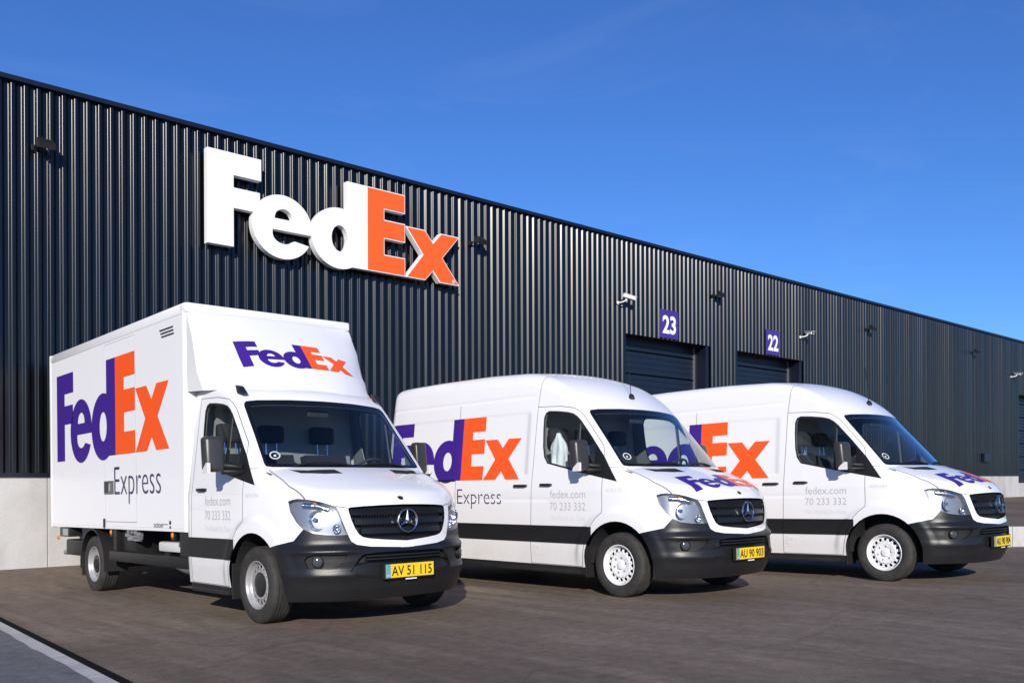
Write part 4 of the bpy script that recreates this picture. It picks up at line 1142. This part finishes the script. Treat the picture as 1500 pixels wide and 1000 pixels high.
# side skins: three sheets on the visible side (front sheet, door, rear sheet) with fine gaps
DY0, DY1, DZT, DZB = 2.846, 3.863, 2.997, .880
for s in (-1, 1):
    xa, xb_ = (s*(BX-.03), s*BX); lo, hi = min(xa, xb_), max(xa, xb_)
    for y0, y1 in ((BY0+.075, DY0-.004), (DY1+.004, BY1-.05)): cbox('side_panel', WHITE2, lo, hi, y0, y1, BZ0+.035, BZ1-.11, b=.002)
    cbox('side_panel', WHITE2, lo, hi, DY0-.002, DY1+.002, BZ0+.035, DZB-.004, b=.002)
    cbox('side_panel', WHITE2, lo, hi, DY0-.002, DY1+.002, DZT+.004, BZ1-.11, b=.002)
    dr = cbox('side_door', WHITE2, lo, hi, DY0+.003, DY1-.003, DZB, DZT, b=.002)
    g_ = .0015
    if s < 0:
        for y_ in (DY0, DY1): MB().box(-BX-g_, -BX+.004, y_-.0035, y_+.0035, DZB, DZT).build('door_gap', mat('pale panel gap', (.50, .50, .52), .7), dr)
        MB().box(-BX-g_, -BX+.004, DY0, DY1, DZB-.0045, DZB+.0015).build('door_gap', SEAM, dr)
        la = MB().box(-BX-.012, -BX+.01, 3.571, 3.884, 1.205, 1.365, .012).build('latch_plate', mat('latch grey', (.16, .165, .16), .4, metal=.5), dr, True, 40)
        MB().box(-BX-.030, -BX-.011, 3.642, 3.682, 1.235, 1.335, .006).build('latch_handle', GALV, la)
        MB().box(-BX-.020, -BX-.011, 3.742, 3.842, 1.225, 1.345, .006).build('latch_bezel', BLACKM, la)
        MB().box(-BX-.022, -BX+.01, 3.868, 3.895, .80, .915, .008).build('door_hinge', BLACKM, dr)
    # bottom rail, top rail, corner posts
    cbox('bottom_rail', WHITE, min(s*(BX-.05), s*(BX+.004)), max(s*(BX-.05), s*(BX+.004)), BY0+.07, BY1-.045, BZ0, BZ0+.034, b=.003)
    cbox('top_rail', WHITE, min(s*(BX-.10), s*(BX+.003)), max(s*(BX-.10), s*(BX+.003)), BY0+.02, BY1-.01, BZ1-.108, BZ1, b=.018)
    cp = MB(); n = 8; r_ = .075
    arc = [(s*(BX+.006)-s*r_*(1-math.sin(math.pi/2*k/n)), BY0+r_*(1-math.cos(math.pi/2*k/n))) for k in range(n+1)]
    prof = arc+[(s*(BX-.09), BY0+r_), (s*(BX-.09), BY0)]
    cp.prism(prof, 2, BZ0, BZ1-.02); cp.build('corner_post', WHITE, box, True, 30)
    cbox('rear_post', WHITE, min(s*(BX-.06), s*(BX+.005)), max(s*(BX-.06), s*(BX+.005)), BY1-.044, BY1+.02, BZ0-.01, BZ1+.003, b=.008)
cbox('front_wall', WHITE2, -BX+.085, BX-.085, BY0, BY0+.03, BZ0, BZ1-.05, b=.003)
fc = MB(); fc.box(-BX-.004, BX+.004, BY0-.006, BY0+.14, BZ1-.105, BZ1+.002, .030); fc.build('front_cap', WHITE, box, True, 40)
cbox('roof_sheet', WHITE2, -BX+.03, BX-.03, BY0+.10, BY1-.02, BZ1-.03, BZ1-.004)
for i, z in enumerate((2.925, 2.889, 2.853)):
    o = -.025*i
    MB().box(-BX-.010, -BX+.004, 1.77+o*.4, 2.12+o, z, z+.013, .003).build('vent_slat', BLACKM, box)
def box_text(s, y0, y1, z0, zh, m, thick, name):
    V, Fs = text_mesh(s, thick); V2 = np.stack([-BX-.0045+0*V[:, 0], y0-V[:, 0]*(y0-y1)/V[:, 0].max(), z0+V[:, 1]*zh/V[:, 1].max()], -1)
    if name == 'letter':
        for used, fs in components(V2, Fs): link(name, mesh(name, V2[used], fs), m, box)
    else: tag(link(name, mesh(name, V2, Fs), m, box), kind='stuff')
box_text('Express', 3.543, 2.137, 1.195, .328, NAVYTXT, -.013, 'letter')
box_text('scion', 2.348, 2.093, .832, .055, SEAM, .01, 'maker_mark')
MB().box(-BX-.006, -BX, 1.958, 2.103, .862, .870).build('maker_mark', SEAM, box)
MB().lathe([(.022, 0), (.022, .006), (0, .006)], (-BX, 1.90, .885), (-1, 0, 0), 14).build('rivet', BLACKM, box); MB().lathe([(.016, 0), (.016, .006), (0, .006)], (-BX, 1.90, .835), (-1, 0, 0), 14).build('rivet', BLACKM, box)
for gl in 'FedEx':
    V, Fs = curve_mesh(GLYPH[gl]); V2 = np.stack([-BX-.0035+0*V[:, 0], 5.714-V[:, 0]*(3.812/GW), 1.666+V[:, 1]*(1.152/GH)], -1)
    link('logo_letter', mesh('logo_letter', V2, Fs), PURPLE if gl in 'Fed' else ORANGE, box)
for y_ in (3.74, 1.90):
    MB().lathe([(.030, 0), (.030, .012), (.02, .02), (0, .022)], (-BX+.03, y_, .752), (-1, 0, 0), 14).build('marker_lamp', AMBER, box, True, 40)
    MB().box(-BX+.02, -BX+.05, y_-.035, y_+.035, .70, .80, .004).build('marker_bracket', BLACKM, box)
# wind deflector over the cab
def defl():
    N, K = 13, 9; lerp = lambda a, b, t: Vector(a)*(1-t)+Vector(b)*t
    zt = BZ1-.108; TL, F1 = (-.962, BY0-.004, zt), (-.50, BY0-.06, zt)
    E1, E2, CL, Mm, F1b = (-.970, 1.30, 2.745), (-.968, 1.205, 2.39), (-.930, 1.150, 2.205), (-.77, .74, 2.19), (-.37, .615, 2.185); rows = []
    def edge(t):
        for (t0, p0), (t1, p1) in zip(((0, TL), (.3, E1), (.58, E2)), ((.3, E1), (.58, E2), (1, Mm))):
            if t <= t1+1e-9: return lerp(p0, p1, (t-t0)/(t1-t0))
    T = [0, .1, .2, .3, .4, .5, .58, .65, .72, .79, .86, .93, 1.]
    for t in T:
        b = math.sin(math.pi*t); a = lerp(F1, F1b, t)+Vector((0, -.014*b, .014*b)); e = edge(t)
        c0 = Vector((0, a.y-.012, a.z+.006)); row = [c0, lerp(c0, a, .5)+Vector((0, -.002, .001)), a]
        for j in range(1, K):
            u = j/(K-1); wc = 1-max(0, min(1, (t-.62)/.38))**1.5
            c = lerp(lerp(a, e, .55), (-.93, a.y+.05, a.z*.55+e.z*.45), wc*min(1, t*6)); row.append(a*(1-u)**2+c*2*u*(1-u)+e*u*u)
        rows.append(row)
    m = len(rows[0]); V = [tuple(p_) for r_ in rows for p_ in r_]
    Fs = [(i*m+j, i*m+j+1, (i+1)*m+j+1, (i+1)*m+j) for i in range(N-1) for j in range(m-1)]
    k0 = len(V); V.append(CL)
    Fs += [(i*m+m-1, k0, (i+1)*m+m-1) for i in range(6, N-1)]        # underside facet down to the cab side
    w0 = len(V); V += [(-.964, BY0+.002, rows[i][-1].z) for i in range(7)]; V.append((-.960, BY0+.002, 2.22))
    Fs += [(i*m+m-1, w0+i, w0+i+1, (i+1)*m+m-1) for i in range(6)]+[(6*m+m-1, w0+6, w0+7, k0)]   # side cheek back to the box
    return np.array(V), Fs
V, Fs = defl()
df = patch('wind_deflector', V, Fs, WHITE, truck)[0]
bmm = bmesh.new(); bmm.from_mesh(df.data); bmesh.ops.recalc_face_normals(bmm, faces=bmm.faces[:])
if sum(f.normal.y*f.calc_area() for f in bmm.faces) > 0: bmesh.ops.reverse_faces(bmm, faces=bmm.faces[:])
bmm.to_mesh(df.data); bmm.free(); df.data.set_sharp_from_angle(angle=R(17))
from mathutils.bvhtree import BVHTree
bv = BVHTree.FromPolygons([v.co for v in df.data.vertices], [tuple(p_.vertices) for p_ in df.data.polygons])
for gl in 'FedEx':
    Vg, Fg = curve_mesh(GLYPH[gl]); Vg, Fg = split_flat(Vg, Fg, .3, .3); V3 = []
    for u, v, _ in Vg:
        x_ = -.632+u*(1.285/GW); t = (.862+v*(.250/GH)-.62)/.72; y_ = .62+.72*t; z_ = 2.18+.79*t
        d = Vector((0, .739, -.674)); hit = bv.ray_cast(Vector((x_, y_, z_))-d*.6, d)
        p_ = hit[0]-d*.006 if hit[0] else Vector((x_, y_, z_)); V3.append(tuple(p_))
    link('deflector_letter', mesh('deflector_letter', V3, Fg, True), PURPLE if gl in 'Fed' else ORANGE, df)
for s in (-1, 1):
    MB().prism([(.56, 2.135), (.64, 2.205), (.70, 2.225), (.66, 2.14)], 0, s*.775-.03, s*.775+.03).build('roof_marker', BLACKM, truck)
# chassis
for s in (-1, 1):
    cbox('chassis_rail', STEELD, min(s*.38, s*.46), max(s*.38, s*.46), 1.2, 5.8, .52, .70, par=truck)
    cbox('cross_bearer', STEELD, min(s*.46, s*.96), max(s*.46, s*.96), 1.5, 1.56, .70, .79, par=truck)
    gr_ = cbox('side_guard', STEELD, min(s*.94, s*.985), max(s*.94, s*.985), 1.40, 3.72, .415, .535, b=.012, par=truck)
    for y_ in (1.42, 3.55):
        cbox('guard_post', STEELD, min(s*.90, s*.955), max(s*.90, s*.955), y_, y_+(.28 if y_ < 2 else .10), .42, .79, par=gr_)
    n = 14; Vv = []
    for xx in (s*.70, s*.99):
        for rr in (.425, .445): Vv += [(xx, WB+rr*math.cos(math.pi*k/n*1.1-.15), .345+rr*math.sin(math.pi*k/n*1.1-.15)) for k in range(n+1)]
    k1 = n+1; m = MB(); m.add(Vv, [(k1+i, k1+i+1, 3*k1+i+1, 3*k1+i) for i in range(n)]+[(i, 2*k1+i, 2*k1+i+1, i+1) for i in range(n)]+[(2*k1+i, 3*k1+i, 3*k1+i+1, 2*k1+i+1) for i in range(n)]+[(i, i+1, k1+i+1, k1+i) for i in range(n)])
    m.build('rear_mudguard', PLASTIC_S, truck, True, 35)
    cbox('mud_flap', PLASTIC_S, min(s*.72, s*.98), max(s*.72, s*.98), WB+.40, WB+.415, .19, .50, par=truck)
    lp = cbox('tail_lamp_box', BLACKM, min(s*.80, s*.97), max(s*.80, s*.97), 5.27, 5.66, .662, .785, b=.01, par=truck)
    cbox('tail_lens', LAMPGL, min(s*.969, s*.980), max(s*.969, s*.980), 5.30, 5.50, .680, .770, par=lp)
    MB().lathe([(.026, 0), (.026, .03), (0, .034)], (s*.95, 5.74, .645), (s, 0, 0), 12).build('marker_lamp', AMBER, lp, True, 40)
    cbox('lift_gear', STEELD, min(s*.60, s*.965), max(s*.60, s*.965), 4.80, 5.42, .425, .632, b=.03, par=truck)
    MB().tube([(s*.88, 5.3, .46), (s*.88, 5.70, .445)], .035, 10).build('tow_bar', GALV, truck, True, 40)
    MB().tube([(s*.62, 4.75, .62), (s*.62, 5.5, .79)], .03, 8).build('lift_arm', STEELD, truck, True, 40)
cbox('fuel_tank', mat('white tank', (.62, .62, .62), .5), -.80, -.40, 1.72, 2.68, .55, .66, b=.03, par=truck)

random.seed(3)
for k in range(9):
    gvb = MB(); y_ = 2.75+random.random()*.55; z_ = .66+random.random()*.10; gvb.box(-.93, -.89, y_, y_+.05+random.random()*.12, z_, z_+.03+random.random()*.03)
    gvb.build('pump_fitting', GALV, truck)
cbox('prop_shaft_tunnel', DARK, -.36, .36, 1.2, 5.6, .42, .56, par=truck)
cbox('dark_backing', DARK, -.56, -.50, 1.45, 3.85, .40, .79, par=truck)  # added sheet, its black stands in for the shade behind the side guard
cbox('tool_locker', STEELD, -.90, -.58, 3.10, 3.72, .44, .77, b=.02, par=truck)
MB().tube([(-.5, 1.5, .34), (-.5, 2.6, .32), (-.3, 3.6, .36)], .04, 10).build('exhaust_pipe', GALV, truck, True, 40)
MB().tube([(-.95, WB, .345), (.95, WB, .345)], .06, 12).build('rear_axle', DARK, truck, True, 40)
place(truck, 4.8361, 7.6914, .0419, -.19)
tag(truck, 'white box truck with a tall cargo body and roof wind deflector above its cab', 'truck')

# ================================================================ wall fittings
sign = empty('wall_sign', (6.324, YW-.05, 4.94)); tag(sign, 'large FedEx sign of raised white and orange letters high on the dark wall', 'sign')
for k, gl in enumerate('FedEx'):
    V, Fs = curve_mesh(GLYPH[gl], .06, .004); dep = .004*k
    V3 = np.stack([V[:, 0], -.13-V[:, 2]-dep*.5, V[:, 1]], -1)
    o = link('sign_letter', mesh('sign_letter', V3, [f[::-1] for f in Fs]), SIGNW, sign)
    bm = bmesh.new(); bm.from_mesh(o.data); bmesh.ops.recalc_face_normals(bm, faces=bm.faces[:]); bm.to_mesh(o.data); bm.free()
    if gl in 'Ex':
        L2 = [offset_poly(L, .014) for L in GLYPH[gl]]
        V, Fs = curve_mesh(L2, .0025)
        link('letter_face', mesh('letter_face', np.stack([V[:, 0], -.13-.068-dep*.5-V[:, 2], V[:, 1]], -1), Fs), SIGNO, o)
rg = [[(.034*math.cos(R(a)), .034*math.sin(R(a))) for a in range(0, 360, 20)], [(.026*math.cos(R(a)), .026*math.sin(R(a))) for a in range(0, 360, 20)]]
V, Fs = curve_mesh(rg, .002); link('trade_mark', mesh('trade_mark', np.stack([V[:, 0]+4.985, -.2135-V[:, 2], V[:, 1]+.062], -1), Fs), SIGNW, sign)
V, Fs = text_mesh('R', .01); sc = .035/V[:, 1].max(); link('trade_mark', mesh('trade_mark', np.stack([V[:, 0]*sc+4.972, -.2135+0*V[:, 0], V[:, 1]*sc+.045], -1), Fs), SIGNW, sign)
for x_, z_ in ((.2, 1.3), (.2, .3), (1.3, .15), (1.3, .9), (2.8, .3), (2.8, 1.3), (3.6, .15), (3.6, 1.35), (4.0, .85), (4.9, .1)):
    MB().tube([(x_, -.08, z_), (x_, .05, z_)], .014, 8).build('stand_off', GALV, sign)
SIGNP = mat('purple number plate enamel', (.052, .028, .245), .35)
for (x0, x1, s, lb) in ((17.945, 18.665, '23', 'purple dock sign reading twenty-three, next to the white camera above the nearer door'), (22.612, 23.306, '22', 'purple dock sign reading twenty-two above the door beyond a floodlight')):
    e = empty('dock_number_sign', (x0, YW-.042, 4.612)); tag(e, lb, 'sign', 'dock number signs')
    # the panel is shaped over the ribs: pressed film on the sheet
    MB().box(0, x1-x0, -.012, 0, 0, .695, .003).build('panel', SIGNP, e)
    V, Fs = text_mesh(s, .030); sc = .43/V[:, 1].max(); wv = V[:, 0].max(); su = .53/wv
    V2 = np.stack([.095+V[:, 0]*su, -.0145+0*V[:, 0], .13+V[:, 1]*sc], -1)
    for used, fs in components(V2, Fs): link('digit', mesh('digit', V2[used], fs), SIGNW, e)
def floodlight(x, label):
    e = empty('floodlight', (x, YW-.04, 5.93)); e.scale = (.68, .68, .68); tag(e, label, 'floodlight', 'floodlights along the wall')
    MB().box(-.20, -.08, -.03, 0, -.10, .02, .006).build('base_plate', BLACKM, e)
    MB().tube([(-.14, -.01, -.05), (-.14, -.16, -.03), (-.10, -.26, .0)], .022, 8).build('bracket', BLACKM, e, True, 40)
    b = MB(); b.prism([(-.18, -.05), (-.38, -.12), (-.42, -.02), (-.24, .12), (-.19, .10)], 0, -.15, .17); hd = b.build('lamp_head', BLACKM, e)
    f = MB(); nrm = Vector((0, -.20, -.07)); f.add([(-.135, -.196, -.0615), (.155, -.196, -.0615), (.155, -.372, -.1235), (-.135, -.372, -.1235)], [(0, 1, 2, 3)])
    f.build('lamp_glass', LAMPGL, e)
    for k in range(5):
        x_ = -.12+k*.065; MB().prism([(-.19, .10), (-.24, .12), (-.25, .15), (-.19, .13)], 0, x_, x_+.012).build('cooling_fin', BLACKM, hd)
for x_, l_ in ((3.93, 'black floodlight on the wall high above the rear of the box truck'), (12.02, 'black floodlight just past the orange x of the wall sign'), (20.22, 'black floodlight between the two purple dock numbers'),
               (28.45, 'black floodlight on the plain wall past the door numbered 22'), (36.75, 'black floodlight above the small wall vent, beyond the others')): floodlight(x_, l_)
def cctv(x, label, ry):
    e = empty('security_camera', (x, YW-.04, 5.30)); e.scale = (.68, .68, .68); tag(e, label, 'camera', 'security cameras on the wall')
    MB().lathe([(.06, 0), (.06, .02), (.03, .03), (0, .03)], (-.22, 0, -.06), (0, -1, 0), 16).build('mount', CCTVW, e, True, 40)
    MB().tube([(-.22, -.02, -.06), (-.18, -.20, -.05), (-.12, -.28, .0), (-.10, -.30, .05)], .026, 8).build('arm', CCTVW, e, True, 40)
    h = MB(); h.box(-.25, .25, -.075, .075, -.06, .06, .02); o = h.build('housing', CCTVW, e, True, 40); o.location = (-.02, -.33, .11); o.rotation_euler = (0, R(9), R(ry))
    s = MB(); s.box(-.27, .30, -.09, .09, .063, .075, .004); s.build('sun_shield', CCTVW, o)
    s = MB(); s.lathe([(.045, 0), (.045, .02), (0, .02)], (.245, 0, 0), (1, 0, 0), 16); s.build('lens', BLACKM, o, True, 40)
cctv(16.55, 'white security camera beside the top of the door numbered 23', -12); cctv(24.58, 'white security camera beside the door numbered 22', -118); cctv(40.85, 'white security camera at the corner of the far dock door', -118)
